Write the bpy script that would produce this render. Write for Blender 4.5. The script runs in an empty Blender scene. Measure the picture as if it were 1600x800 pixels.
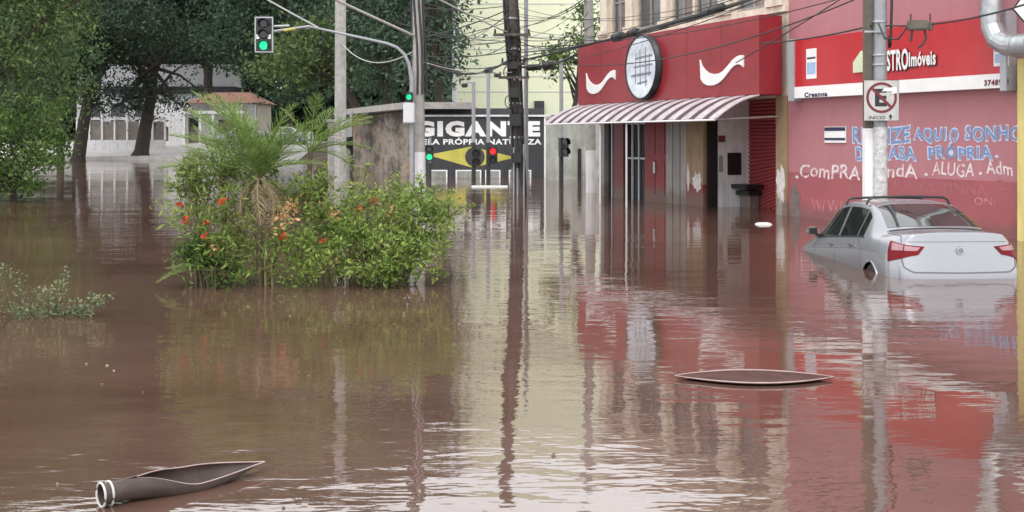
import bpy, bmesh, math, random
import numpy as np
from mathutils import Vector, Matrix

random.seed(7)
RNG = np.random.default_rng(11)
R = math.radians
scene = bpy.context.scene
COL = scene.collection

# ------------------------------------------------------------------ camera, sky, sun, exposure
EYE, HZ, FPX = 1.69, 215.0, 1800.0          # eye height over the water, horizon row, focal length (1600 px wide photo)
cam = bpy.data.cameras.new('camera')
cam.lens = 36.0 * FPX / 1600.0
cam.shift_y = -(400.0 - HZ) / 1600.0
cam.clip_start, cam.clip_end = 0.1, 3000.0
camo = bpy.data.objects.new('camera', cam)
camo.location = (0, 0, EYE)
camo.rotation_euler = (R(90), 0, 0)
COL.objects.link(camo)
scene.camera = camo

SUN_EL, SUN_ROT = R(58), R(200)
world = bpy.data.worlds.new('World')
scene.world = world
world.use_nodes = True
wn, wl = world.node_tree.nodes, world.node_tree.links
wn.clear()
w_out = wn.new('ShaderNodeOutputWorld')
w_bg = wn.new('ShaderNodeBackground')
w_bg.inputs['Strength'].default_value = 0.15
w_sky = wn.new('ShaderNodeTexSky')
w_sky.sky_type = 'NISHITA'
w_sky.sun_disc = False
w_sky.sun_elevation, w_sky.sun_rotation = SUN_EL, SUN_ROT
w_sky.air_density, w_sky.dust_density, w_sky.ozone_density = 1.0, 4.0, 1.0
w_hsv = wn.new('ShaderNodeHueSaturation')       # an overcast sky: the same light without its blue
w_hsv.inputs['Saturation'].default_value = 0.16
wl.new(w_sky.outputs[0], w_hsv.inputs['Color'])
# a bright, nearly even cloud layer over it
w_tc = wn.new('ShaderNodeTexCoord')
w_no = wn.new('ShaderNodeTexNoise'); w_no.inputs['Scale'].default_value = 3.0; w_no.inputs['Detail'].default_value = 5
wl.new(w_tc.outputs['Generated'], w_no.inputs['Vector'])
w_ra = wn.new('ShaderNodeValToRGB')
w_ra.color_ramp.elements[0].position, w_ra.color_ramp.elements[0].color = 0.3, (0.78, 0.80, 0.84, 1)
w_ra.color_ramp.elements[1].position, w_ra.color_ramp.elements[1].color = 0.7, (1, 1, 1, 1)
wl.new(w_no.outputs['Fac'], w_ra.inputs[0])
w_mu = wn.new('ShaderNodeVectorMath'); w_mu.operation = 'SCALE'; w_mu.inputs['Scale'].default_value = 9.5
wl.new(w_ra.outputs[0], w_mu.inputs[0])
w_mx = wn.new('ShaderNodeMix'); w_mx.data_type = 'RGBA'; w_mx.inputs[0].default_value = 0.8
wl.new(w_hsv.outputs[0], w_mx.inputs[6]); wl.new(w_mu.outputs[0], w_mx.inputs[7])
wl.new(w_mx.outputs[2], w_bg.inputs[0])
wl.new(w_bg.outputs[0], w_out.inputs[0])

sun = bpy.data.lights.new('sun', 'SUN')
sun.energy, sun.angle, sun.color = 0.8, R(25), (1.0, 0.97, 0.92)
suno = bpy.data.objects.new('sun', sun)
COL.objects.link(suno)
sd = Vector((math.sin(SUN_ROT) * math.cos(SUN_EL), math.cos(SUN_ROT) * math.cos(SUN_EL), math.sin(SUN_EL)))
suno.rotation_euler = sd.to_track_quat('Z', 'Y').to_euler()
suno.location = (0, -20, 60)

vs = scene.view_settings
vs.view_transform = 'Standard'
vs.look = 'None'
vs.gamma = 1.0
vs.use_curve_mapping = False
vs.exposure = 0.85
scene.display_settings.display_device = 'sRGB'

# ------------------------------------------------------------------ helpers
def at(px, py, Y):
    return Vector(((px - 800.0) / FPX * Y, Y, EYE + (HZ - py) / FPX * Y))

def gx(px, Y):
    return (px - 800.0) / FPX * Y

def tag(o, label=None, cat=None, group=None, kind=None):
    if label: o['label'] = label
    if cat: o['category'] = cat
    if group: o['group'] = group
    if kind: o['kind'] = kind
    return o

def empty(name, loc=(0, 0, 0), rz=0.0, label=None, cat=None, group=None):
    o = bpy.data.objects.new(name, None)
    o.empty_display_size = 0.2
    o.location = loc
    o.rotation_euler = (0, 0, rz)
    COL.objects.link(o)
    return tag(o, label, cat, group)

def link(name, me, parent=None, loc=None, rot=None):
    o = bpy.data.objects.new(name, me)
    COL.objects.link(o)
    if parent: o.parent = parent
    if loc is not None: o.location = loc
    if rot is not None: o.rotation_euler = rot
    return o

def kids(o):
    return [c for c in bpy.data.objects if c.parent == o]

def copy_tree(o, parent=None):
    c = o.copy()
    COL.objects.link(c)
    c.parent = parent
    for ch in kids(o):
        copy_tree(ch, c)
    return c

class MB:
    """collects shapes into one mesh"""
    def __init__(s):
        s.v, s.f, s.sm = [], [], []
    def add(s, vs_, fs, smooth=False):
        n = len(s.v)
        s.v += [tuple(v) for v in vs_]
        s.f += [tuple(i + n for i in f) for f in fs]
        s.sm += [smooth] * len(fs)
        return s
    def box(s, x0, x1, y0, y1, z0, z1, bev=0.0):
        if bev > 0:
            b = bev
            bm = bmesh.new()
            bmesh.ops.create_cube(bm, size=1.0)
            for v in bm.verts:
                v.co = Vector(((x0 + x1) / 2 + v.co.x * (x1 - x0), (y0 + y1) / 2 + v.co.y * (y1 - y0), (z0 + z1) / 2 + v.co.z * (z1 - z0)))
            bmesh.ops.bevel(bm, geom=bm.edges[:], offset=b, segments=2, affect='EDGES')
            bm.verts.ensure_lookup_table(); bm.verts.index_update()
            s.add([v.co[:] for v in bm.verts], [[v.index for v in f.verts] for f in bm.faces])
            bm.free()
            return s
        return s.add([(x0, y0, z0), (x1, y0, z0), (x1, y1, z0), (x0, y1, z0), (x0, y0, z1), (x1, y0, z1), (x1, y1, z1), (x0, y1, z1)],
                     [(0, 3, 2, 1), (4, 5, 6, 7), (0, 1, 5, 4), (1, 2, 6, 5), (2, 3, 7, 6), (3, 0, 4, 7)])
    def tube(s, pts, r, n=10, cap=True, smooth=True):
        pts = [Vector(p) for p in pts]
        rr = r if isinstance(r, (list, tuple)) else [r] * len(pts)
        rings = []
        ref = None
        for i, p in enumerate(pts):
            a = pts[max(i - 1, 0)]; b = pts[min(i + 1, len(pts) - 1)]
            d = (b - a).normalized()
            if ref is None:
                ref = Vector((0, 0, 1)) if abs(d.z) < 0.9 else Vector((1, 0, 0))
            u = d.cross(ref).normalized(); w = d.cross(u).normalized()
            ref = -w if False else ref
            rings.append([p + (u * math.cos(2 * math.pi * k / n) + w * math.sin(2 * math.pi * k / n)) * rr[i] for k in range(n)])
        vv = [v for rg in rings for v in rg]
        ff = []
        for i in range(len(pts) - 1):
            for k in range(n):
                k2 = (k + 1) % n
                ff.append((i * n + k, i * n + k2, (i + 1) * n + k2, (i + 1) * n + k))
        s.add(vv, ff, smooth)
        if cap:
            s.add(rings[0], [tuple(range(n))]); s.add(rings[-1], [tuple(range(n))[::-1]])
        return s
    def prism(s, outline, y0, y1):
        """outline in (x, z), extruded along y"""
        n = len(outline)
        vv = [(x, y0, z) for x, z in outline] + [(x, y1, z) for x, z in outline]
        ff = [tuple(range(n)), tuple(range(2 * n - 1, n - 1, -1))]
        for i in range(n):
            j = (i + 1) % n
            ff.append((i, i + n, j + n, j))
        return s.add(vv, ff)
    def build(s, name, m, parent=None, loc=None, rot=None):
        me = bpy.data.meshes.new(name)
        me.from_pydata(s.v, [], s.f)
        me.polygons.foreach_set('use_smooth', s.sm)
        bm = bmesh.new(); bm.from_mesh(me)
        bmesh.ops.recalc_face_normals(bm, faces=bm.faces[:])
        bm.to_mesh(me); bm.free()
        me.materials.append(m)
        me.update()
        return link(name, me, parent, loc, rot)

# ------------------------------------------------------------------ materials
def nt(name):
    m = bpy.data.materials.new(name)
    m.use_nodes = True
    return m, m.node_tree.nodes, m.node_tree.links, m.node_tree.nodes['Principled BSDF']

def mix_rgb(n, l, fac, a, b, mode='MIX'):
    x = n.new('ShaderNodeMix'); x.data_type = 'RGBA'; x.blend_type = mode
    for key, val in ((0, fac), (6, a), (7, b)):
        if hasattr(val, 'links') or hasattr(val, 'is_linked'):
            l.new(val, x.inputs[key])
        else:
            x.inputs[key].default_value = val if key == 0 else (*val[:3], 1)
    return x.outputs[2]

def noise(n, l, scale, detail=4, rough=0.55, stretch=(1, 1, 1), vec='Object', loc=(0, 0, 0)):
    tc = n.new('ShaderNodeTexCoord'); mp = n.new('ShaderNodeMapping')
    mp.inputs['Scale'].default_value = stretch; mp.inputs['Location'].default_value = loc
    l.new(tc.outputs[vec], mp.inputs[0])
    t = n.new('ShaderNodeTexNoise')
    t.inputs['Scale'].default_value = scale; t.inputs['Detail'].default_value = detail; t.inputs['Roughness'].default_value = rough
    l.new(mp.outputs[0], t.inputs['Vector'])
    return t.outputs['Fac']

def ramp(n, l, fac, stops):
    r = n.new('ShaderNodeValToRGB')
    l.new(fac, r.inputs[0])
    e = r.color_ramp.elements
    while len(e) < len(stops): e.new(0.5)
    for i, (p, c) in enumerate(stops):
        e[i].position = p
        e[i].color = (*c, 1) if isinstance(c, (tuple, list)) else (c, c, c, 1)
    return r.outputs[0]

def paint(name, col, rough=0.6, metal=0.0, wear=0.25, scale=3.0, streak=0.0, dirt=(0.12, 0.10, 0.09), bump=0.0, coat=0.0, spec=0.5):
    m, n, l, p = nt(name)
    f = noise(n, l, scale, 6, 0.6)
    g = ramp(n, l, f, [(0.3, 1.0 - wear), (0.7, 1.0)])
    c = mix_rgb(n, l, 1.0, col, g, 'MULTIPLY')
    if streak > 0:
        s = noise(n, l, 2.6, 5, 0.65, (2.2, 2.2, 0.22))
        k = ramp(n, l, s, [(0.46, 0.0), (0.72, streak)])
        c = mix_rgb(n, l, k, c, dirt)
    l.new(c, p.inputs['Base Color'])
    p.inputs['Roughness'].default_value = rough
    p.inputs['Metallic'].default_value = metal
    p.inputs['Specular IOR Level'].default_value = spec
    if coat: p.inputs['Coat Weight'].default_value = coat; p.inputs['Coat Roughness'].default_value = 0.08
    if bump:
        b = n.new('ShaderNodeBump'); b.inputs['Strength'].default_value = bump; b.inputs['Distance'].default_value = 0.02
        l.new(noise(n, l, scale * 6, 6, 0.65), b.inputs['Height']); l.new(b.outputs[0], p.inputs['Normal'])
    return m

def leafmat(name, dark, light, trans=0.35, rough=0.55, nscale=0.8, dry=None):
    m, n, l, p = nt(name)
    g = n.new('ShaderNodeNewGeometry')
    f = noise(n, l, nscale, 3)
    a = n.new('ShaderNodeMath'); a.operation = 'ADD'
    l.new(g.outputs['Random Per Island'], a.inputs[0]); l.new(f, a.inputs[1])
    h = n.new('ShaderNodeMath'); h.operation = 'MULTIPLY'; h.inputs[1].default_value = 0.5
    l.new(a.outputs[0], h.inputs[0])
    c = ramp(n, l, h.outputs[0], [(0.25, dark), (0.74, light)] + ([(0.80, dry)] if dry else []))
    l.new(c, p.inputs['Base Color'])
    p.inputs['Roughness'].default_value = rough
    p.inputs['Specular IOR Level'].default_value = 0.22
    tr = n.new('ShaderNodeBsdfTranslucent'); l.new(c, tr.inputs[0])
    mx = n.new('ShaderNodeMixShader'); mx.inputs[0].default_value = trans
    l.new(p.outputs[0], mx.inputs[1]); l.new(tr.outputs[0], mx.inputs[2])
    l.new(mx.outputs[0], n['Material Output'].inputs[0])
    return m

def emit(name, col, strength):
    m, n, l, p = nt(name)
    p.inputs['Base Color'].default_value = (*[c * 0.3 for c in col], 1)
    p.inputs['Emission Color'].default_value = (*col, 1)
    p.inputs['Emission Strength'].default_value = strength
    return m

def water_material():
    m, n, l, p = nt('flood_water')
    f = ramp(n, l, noise(n, l, 0.30, 7, 0.65, (0.55, 1.0, 1.0)), [(0.34, 0.0), (0.66, 1.0)])
    c = mix_rgb(n, l, f, (0.074, 0.038, 0.028), (0.122, 0.070, 0.053))
    l.new(c, p.inputs['Base Color'])
    l.new(ramp(n, l, noise(n, l, 0.5, 4, 0.6, loc=(9, 2, 0)), [(0.42, 0.012), (0.72, 0.07)]), p.inputs['Roughness'])
    p.inputs['IOR'].default_value = 2.3
    swell = noise(n, l, 0.9, 2, 0.5, (0.55, 1.0, 1.0))
    rip = noise(n, l, 3.4, 3, 0.5, (0.5, 1.35, 1.0))
    fine = noise(n, l, 11.0, 2, 0.5, (0.6, 1.2, 1.0))
    mask = ramp(n, l, noise(n, l, 0.16, 3, 0.55, (0.8, 1.0, 1.0), loc=(3.1, 1.7, 0)), [(0.38, 0.25), (0.62, 1.25)])
    def mul(a, b):
        x = n.new('ShaderNodeMath'); x.operation = 'MULTIPLY'
        l.new(a, x.inputs[0])
        if isinstance(b, float): x.inputs[1].default_value = b
        else: l.new(b, x.inputs[1])
        return x.outputs[0]
    def add(a, b):
        x = n.new('ShaderNodeMath'); x.operation = 'ADD'
        l.new(a, x.inputs[0]); l.new(b, x.inputs[1])
        return x.outputs[0]
    h = add(mul(swell, 0.0085), mul(mask, add(mul(rip, 0.0056), mul(fine, 0.0008))))
    b = n.new('ShaderNodeBump'); b.inputs['Strength'].default_value = 1.0; b.inputs['Distance'].default_value = 1.0
    l.new(h, b.inputs['Height']); l.new(b.outputs[0], p.inputs['Normal'])
    return m

def stained_concrete():
    m, n, l, p = nt('stained_concrete')
    s1 = noise(n, l, 1.3, 9, 0.75, (0.16, 1.0, 0.34))
    c = ramp(n, l, s1, [(0.36, (0.030, 0.025, 0.022)), (0.46, (0.085, 0.070, 0.058)), (0.55, (0.26, 0.22, 0.18)), (0.61, (0.13, 0.105, 0.08)), (0.72, (0.05, 0.04, 0.032))])
    s2 = ramp(n, l, noise(n, l, 0.45, 5, 0.6, (1, 1, 0.7), loc=(4, 1, 0)), [(0.56, 0.0), (0.68, 0.6)])
    c = mix_rgb(n, l, s2, c, (0.36, 0.19, 0.07))
    l.new(c, p.inputs['Base Color']); p.inputs['Roughness'].default_value = 0.85
    return m

M = {}
M['water'] = water_material()
M['ground'] = paint('muddy_ground', (0.13, 0.095, 0.07), 0.9, wear=0.4, scale=0.6)
M['pavement'] = paint('pavement', (0.52, 0.50, 0.48), 0.85, wear=0.3, scale=1.2)
M['asphalt'] = paint('asphalt', (0.11, 0.11, 0.112), 0.85, wear=0.3, scale=1.5)
M['cream'] = paint('cream_render', (0.66, 0.58, 0.47), 0.8, wear=0.25, scale=2.5, streak=0.6)
M['cream_trim'] = paint('cream_trim', (0.72, 0.64, 0.53), 0.75, wear=0.25, scale=4, streak=0.4)
M['fascia_red'] = paint('fascia_red', (0.29, 0.020, 0.028), 0.45, wear=0.28, scale=1.6, streak=0.35, dirt=(0.17, 0.014, 0.02))
M['white_paint'] = paint('white_paint', (0.80, 0.79, 0.78), 0.5, wear=0.12, scale=4)
M['white_wall'] = paint('white_wall', (0.70, 0.69, 0.70), 0.7, wear=0.2, scale=2, streak=0.35)
M['pink'] = paint('pink_wall', (0.40, 0.165, 0.185), 0.65, wear=0.12, scale=0.9, streak=0.25, dirt=(0.30, 0.10, 0.12), bump=0.05)
M['pink_low'] = paint('pink_wall_lower', (0.34, 0.088, 0.100), 0.65, wear=0.18, scale=1.1, streak=0.3, dirt=(0.20, 0.09, 0.09), bump=0.05)
def tide_mark(m, top, silt):
    n, l = m.node_tree.nodes, m.node_tree.links
    p = n['Principled BSDF']; src = p.inputs['Base Color'].links[0].from_socket
    tc = n.new('ShaderNodeTexCoord'); sp = n.new('ShaderNodeSeparateXYZ'); l.new(tc.outputs['Object'], sp.inputs[0])
    w = n.new('ShaderNodeMath'); w.operation = 'MULTIPLY_ADD'; w.inputs[1].default_value = 0.5
    l.new(noise(n, l, 2.2, 6, 0.7), w.inputs[0]); l.new(sp.outputs['Z'], w.inputs[2])
    k = ramp(n, l, w.outputs[0], [(top * 0.6 + 0.2, 0.75), (top + 0.28, 0.0)])
    l.new(mix_rgb(n, l, k, src, silt), p.inputs['Base Color'])
tide_mark(M['pink_low'], 0.30, (0.17, 0.075, 0.070))
TIDE = ('dark_red', 'maroon', 'grey_panel', 'ochre', 'plaster')
M['sign_red'] = paint('sign_red', (0.46, 0.018, 0.026), 0.25, wear=0.12, scale=0.8, streak=0.10, dirt=(0.6, 0.12, 0.12))
M['steel'] = paint('galvanised_steel', (0.50, 0.52, 0.53), 0.38, 0.75, wear=0.35, scale=9)
M['grey_frame'] = paint('grey_frame', (0.44, 0.46, 0.49), 0.45, 0.3, wear=0.15, scale=4)
M['yellow'] = paint('yellow_render', (0.66, 0.55, 0.20), 0.7, wear=0.2, scale=2, streak=0.35)
M['ochre'] = paint('ochre_render', (0.32, 0.215, 0.125), 0.75, wear=0.35, scale=3, streak=0.35)
M['plaster'] = paint('bare_plaster', (0.66, 0.62, 0.60), 0.85, wear=0.35, scale=9)
M['dark_red'] = paint('dark_red_paint', (0.24, 0.020, 0.024), 0.55, wear=0.35, scale=2.5, streak=0.45, dirt=(0.10, 0.03, 0.03))
M['maroon'] = paint('maroon_paint', (0.16, 0.028, 0.030), 0.55, wear=0.3, scale=3, streak=0.3)
M['shutter_red'] = paint('shutter_red', (0.44, 0.060, 0.075), 0.35, wear=0.3, scale=5)
M['grey_panel'] = paint('grey_panel', (0.31, 0.29, 0.28), 0.6, wear=0.25, scale=2, streak=0.4)
M['dark_glass'] = paint('dark_glass', (0.022, 0.023, 0.026), 0.12, wear=0.2, scale=2)
M['window_glass'] = paint('window_glass', (0.085, 0.085, 0.09), 0.15, wear=0.5, scale=1.5)
M['window_frame'] = paint('window_frame', (0.30, 0.26, 0.23), 0.6, wear=0.3, scale=6)
M['curtain'] = paint('curtain', (0.24, 0.20, 0.18), 0.8, wear=0.45, scale=2, streak=0.5)
M['black'] = paint('black_plastic', (0.012, 0.012, 0.013), 0.42, wear=0.2, scale=8)
M['cable'] = paint('cable_black', (0.022, 0.022, 0.023), 0.5, wear=0.2, scale=8)
M['cable_grey'] = paint('cable_grey', (0.42, 0.42, 0.40), 0.5, wear=0.2, scale=8)
M['charcoal'] = paint('charcoal_paint', (0.038, 0.040, 0.046), 0.7, wear=0.35, scale=1.2, streak=0.25, dirt=(0.10, 0.10, 0.10))
M['mural_yellow'] = paint('mural_yellow', (0.52, 0.47, 0.085), 0.7, wear=0.3, scale=1.4, streak=0.2)
M['concrete'] = paint('concrete', (0.36, 0.34, 0.32), 0.85, wear=0.35, scale=3.5, streak=0.4, dirt=(0.13, 0.12, 0.11), bump=0.15)
M['pole_concrete'] = paint('pole_concrete', (0.40, 0.385, 0.37), 0.85, wear=0.35, scale=5, streak=0.35, bump=0.15)
M['pole_dark'] = paint('weathered_post', (0.13, 0.12, 0.095), 0.8, wear=0.4, scale=6, streak=0.4)
M['pole_tarred'] = paint('tarred_pole', (0.115, 0.092, 0.082), 0.75, wear=0.45, scale=5, streak=0.5, dirt=(0.03, 0.025, 0.025))
M['pole_steel'] = paint('pole_steel', (0.30, 0.31, 0.33), 0.5, 0.3, wear=0.2, scale=6)
M['speckled'] = paint('speckled_white', (0.62, 0.61, 0.62), 0.8, wear=0.55, scale=14)
M['grey_wall'] = paint('mottled_grey_wall', (0.38, 0.39, 0.355), 0.85, wear=0.5, scale=1.4, streak=0.5)
M['stained'] = stained_concrete()
M['green_wall'] = paint('pale_green_render', (0.70, 0.72, 0.52), 0.8, wear=0.08, scale=0.3, streak=0.10, dirt=(0.5, 0.5, 0.4))
M['terracotta'] = paint('terracotta', (0.27, 0.14, 0.10), 0.8, wear=0.4, scale=2)
M['beige'] = paint('beige_render', (0.42, 0.38, 0.32), 0.8, wear=0.2, scale=2, streak=0.3)
M['brown_panel'] = paint('brown_panel', (0.23, 0.20, 0.18), 0.7, wear=0.35, scale=1.2)
M['pale_grey'] = paint('pale_grey_render', (0.55, 0.56, 0.58), 0.8, wear=0.15, scale=0.6)
M['awning_white'] = paint('awning_white', (0.55, 0.49, 0.52), 0.45, wear=0.3, scale=3, streak=0.4)
M['awning_dark'] = paint('awning_maroon', (0.055, 0.022, 0.028), 0.5, wear=0.3, scale=3)
def brushed(name, col, worn, lo, hi):
    m, n, l, p = nt(name)
    f = ramp(n, l, noise(n, l, 7.0, 8, 0.7), [(lo, 1.0), (hi, 0.0)])
    l.new(mix_rgb(n, l, f, col, worn), p.inputs['Base Color'])
    p.inputs['Roughness'].default_value = 0.7
    return m
PK = (0.42, 0.145, 0.175)
M['blue_dark'] = brushed('blue_lettering', (0.12, 0.24, 0.44), (0.28, 0.24, 0.36), 0.36, 0.50)
M['blue_pale'] = brushed('pale_blue_outline', (0.46, 0.52, 0.66), PK, 0.34, 0.48)
M['white_letter'] = brushed('white_lettering', (0.66, 0.58, 0.60), PK, 0.36, 0.50)
M['faded_letter'] = brushed('faded_grey_lettering', (0.22, 0.095, 0.095), (0.36, 0.11, 0.127), 0.44, 0.62)
M['faded_white'] = brushed('faded_white_lettering', (0.52, 0.26, 0.28), (0.36, 0.11, 0.127), 0.44, 0.62)
M['navy'] = paint('navy_print', (0.018, 0.018, 0.07), 0.5, wear=0.2, scale=8)
M['red_print'] = paint('dark_red_print', (0.16, 0.015, 0.025), 0.5, wear=0.2, scale=8)
M['pale_blue'] = paint('pale_blue_print', (0.36, 0.50, 0.72), 0.5, wear=0.2, scale=8)
M['lime'] = paint('pale_lime_print', (0.62, 0.68, 0.46), 0.5, wear=0.2, scale=8)
M['plate'] = paint('sign_plate', (0.52, 0.51, 0.50), 0.5, wear=0.2, scale=5, streak=0.2)
M['disc'] = paint('silvered_disc', (0.62, 0.66, 0.72), 0.18, 0.25, wear=0.35, scale=3.5)
M['grey_stroke'] = paint('grey_stroke', (0.22, 0.24, 0.30), 0.5, wear=0.3, scale=8)
M['car_paint'] = paint('silver_car_paint', (0.285, 0.29, 0.315), 0.27, 0.5, wear=0.05, scale=2, coat=0.6)
M['car_glass'] = paint('car_glass', (0.012, 0.014, 0.015), 0.04, wear=0.1, scale=2, spec=0.8)
M['lamp_red'] = paint('lamp_red', (0.16, 0.003, 0.007), 0.35, wear=0.25, scale=9, spec=0.15)
M['rear_glass'] = paint('rear_glass', (0.02, 0.024, 0.024), 0.05, wear=0.3, scale=2)
M['rear_glass'].node_tree.nodes['Principled BSDF'].inputs['IOR'].default_value = 2.4
M['lamp_clear'] = paint('lamp_clear', (0.36, 0.20, 0.22), 0.3, wear=0.3, scale=12, spec=0.3)
M['chrome'] = paint('chrome', (0.38, 0.38, 0.40), 0.25, 0.9, wear=0.1, scale=4)
M['rubber'] = paint('rubber', (0.018, 0.018, 0.018), 0.8, wear=0.3, scale=8)
M['seam'] = paint('panel_gap', (0.11, 0.11, 0.12), 0.7, wear=0.1, scale=8)
M['green_lamp'] = emit('green_signal', (0.010, 1.0, 0.36), 0.62)
M['red_lamp'] = emit('red_signal', (1.0, 0.02, 0.03), 0.75)
M['bark'] = paint('bark', (0.055, 0.042, 0.034), 0.9, wear=0.5, scale=4, bump=0.4)
M['twig'] = paint('twig', (0.13, 0.095, 0.06), 0.85, wear=0.4, scale=9)
M['leaf_near'] = leafmat('leaf_near_tree', (0.030, 0.058, 0.022), (0.18, 0.25, 0.090), 0.40, nscale=0.5)
M['leaf_bush'] = leafmat('leaf_bank_bush', (0.024, 0.052, 0.016), (0.14, 0.22, 0.050), 0.40, nscale=0.7)
M['leaf_dark'] = leafmat('leaf_dark_tree', (0.016, 0.032, 0.020), (0.055, 0.085, 0.052), 0.25, nscale=0.4)
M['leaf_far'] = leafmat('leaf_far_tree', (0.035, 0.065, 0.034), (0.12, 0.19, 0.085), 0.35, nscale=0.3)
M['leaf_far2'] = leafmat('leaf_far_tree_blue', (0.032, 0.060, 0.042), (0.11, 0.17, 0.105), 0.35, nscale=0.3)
M['leaf_shrub'] = leafmat('leaf_shrub', (0.070, 0.135, 0.026), (0.36, 0.49, 0.11), 0.42, nscale=2.2, dry=(0.40, 0.30, 0.10))
M['leaf_shrub2'] = leafmat('leaf_shrub_olive', (0.080, 0.115, 0.032), (0.32, 0.38, 0.12), 0.42, nscale=2.2, dry=(0.34, 0.20, 0.08))
M['leaf_pale'] = leafmat('leaf_pale', (0.07, 0.10, 0.045), (0.26, 0.30, 0.16), 0.35, nscale=3)
M['frond'] = leafmat('palm_frond', (0.065, 0.12, 0.026), (0.26, 0.35, 0.105), 0.42, nscale=2)
M['frond_dry'] = leafmat('dry_palm_frond', (0.20, 0.15, 0.085), (0.42, 0.34, 0.20), 0.25, nscale=2)
M['flower'] = leafmat('red_flower', (0.42, 0.05, 0.02), (0.62, 0.10, 0.04), 0.3)
M['dry_flower'] = leafmat('tan_dry_flower', (0.34, 0.18, 0.08), (0.55, 0.34, 0.17), 0.3)
M['husk'] = paint('grey_brown_husk', (0.075, 0.052, 0.046), 0.5, wear=0.6, spec=0.3, scale=7)
M['husk_pink'] = paint('reddish_husk', (0.085, 0.040, 0.034), 0.8, wear=0.45, spec=0.15, scale=6)
M['husk_rim'] = paint('pale_husk_rim', (0.40, 0.29, 0.27), 0.6, wear=0.3, scale=9)
M['litter'] = paint('pale_litter', (0.30, 0.25, 0.20), 0.6, wear=0.2, scale=9)
M['mud_stain'] = paint('grey_stain', (0.20, 0.15, 0.15), 0.85, wear=0.5, scale=3)

for k_ in TIDE:
    tide_mark(M[k_], 0.45, (0.13, 0.095, 0.075))

# ------------------------------------------------------------------ the setting: ground, water, far bank
def sstep(a, b, x):
    t = np.clip((x - a) / (b - a), 0, 1)
    return t * t * (3 - 2 * t)

def ground_height(x, y):
    z = -0.9 + 0 * x
    rise = sstep(-6.0, -14.0, x)
    far = 2.15 * sstep(78.0, 101.0, y + 0.10 * (x + 30)) * rise
    left = 1.15 * sstep(-14.8, -17.0, x) * sstep(18, 26, y) * (1 - sstep(34, 44, y))
    return z + np.maximum(far, left)

xs = np.concatenate([np.array([-700, -300, -150]), np.linspace(-90, 40, 132), np.array([90, 200, 700])])
ys = np.concatenate([np.array([-300, -60]), np.linspace(-10, 130, 141), np.array([200, 400, 900, 2000])])
gxx, gyy = np.meshgrid(xs, ys)
gz = ground_height(gxx, gyy)
gv = np.stack([gxx, gyy, gz], -1).reshape(-1, 3)
nx_ = len(xs)
gf = [(j * nx_ + i, j * nx_ + i + 1, (j + 1) * nx_ + i + 1, (j + 1) * nx_ + i) for j in range(len(ys) - 1) for i in range(nx_ - 1)]
gme = bpy.data.meshes.new('ground'); gme.from_pydata(gv.tolist(), [], gf); gme.materials.append(M['ground'])
for p_ in gme.polygons: p_.use_smooth = True
tag(link('ground', gme), kind='structure')

wme = bpy.data.meshes.new('water')
wme.from_pydata([(-700, -300, 0), (700, -300, 0), (700, 2000, 0), (-700, 2000, 0)], [], [(0, 1, 2, 3)])
wme.materials.append(M['water'])
tag(link('water', wme), kind='structure')

def sheet_on_ground(name, m, x0, x1, y0, y1, dz, n=30):
    X, Y = np.meshgrid(np.linspace(x0, x1, n), np.linspace(y0, y1, n))
    Z = ground_height(X, Y) + dz
    v = np.stack([X, Y, Z], -1).reshape(-1, 3)
    f = [(j * n + i, j * n + i + 1, (j + 1) * n + i + 1, (j + 1) * n + i) for j in range(n - 1) for i in range(n - 1)]
    me = bpy.data.meshes.new(name); me.from_pydata(v.tolist(), [], f); me.materials.append(m)
    for p_ in me.polygons: p_.use_smooth = True
    return tag(link(name, me), kind='structure')

sheet_on_ground('road', M['pavement'], -48, -16, 80, 112, 0.05)
kb = MB()
for i in range(14):                              # kerb of the far pavement
    xa, xb = -37 + i * 1.1, -37 + (i + 1) * 1.1 - 0.02
    ya = 87.0 - 0.10 * (xa + 30)
    kb.box(xa, xb, ya, ya + 0.35, -0.4, 0.16 + 0.02 * i)
tag(kb.build('kerb', M['pavement']), kind='structure')

# ------------------------------------------------------------------ the street front on the right
TH = math.atan(740.0 / FPX)
tx, ty = -math.sin(TH), math.cos(TH)             # along the wall, away from the camera
A0 = Vector((5.98, 24.9, 0))                     # where shop and pink wall meet, at the water
RZ = math.atan2(-ty, -tx)                        # local x runs along the wall to the right, local -y faces the street
def lx(px, p=0.0):
    """local x on the plane p metres in front of the wall at photo column px"""
    u = (px - 800.0) / FPX
    ax, ay = A0.x - ty * p, A0.y + tx * p
    return -((ax - ay * u) / (-tx + ty * u))
def lz(px, py, p=0.0):
    L = -lx(px, p)
    Y = A0.y + tx * p + ty * L
    return EYE + (HZ - py) / FPX * Y

# ---- text as mesh
TXT = {}
def text_data(s, bold=0.0):
    k = (s, bold)
    if k not in TXT:
        c = bpy.data.curves.new('lettering', 'FONT')
        c.body = s; c.size = 1.0; c.offset = bold; c.extrude = 0.0; c.resolution_u = 3
        c.space_character = 1.0 + bold * 3.0
        o = bpy.data.objects.new('lettering', c); COL.objects.link(o)
        bpy.context.view_layer.update()
        me = bpy.data.meshes.new_from_object(o.evaluated_get(bpy.context.evaluated_depsgraph_get()))
        v = np.array([w.co[:] for w in me.vertices]); f = [tuple(p_.vertices) for p_ in me.polygons]
        bpy.data.objects.remove(o); bpy.data.curves.remove(c); bpy.data.meshes.remove(me)
        TXT[k] = (v, f)
    return TXT[k]

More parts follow.
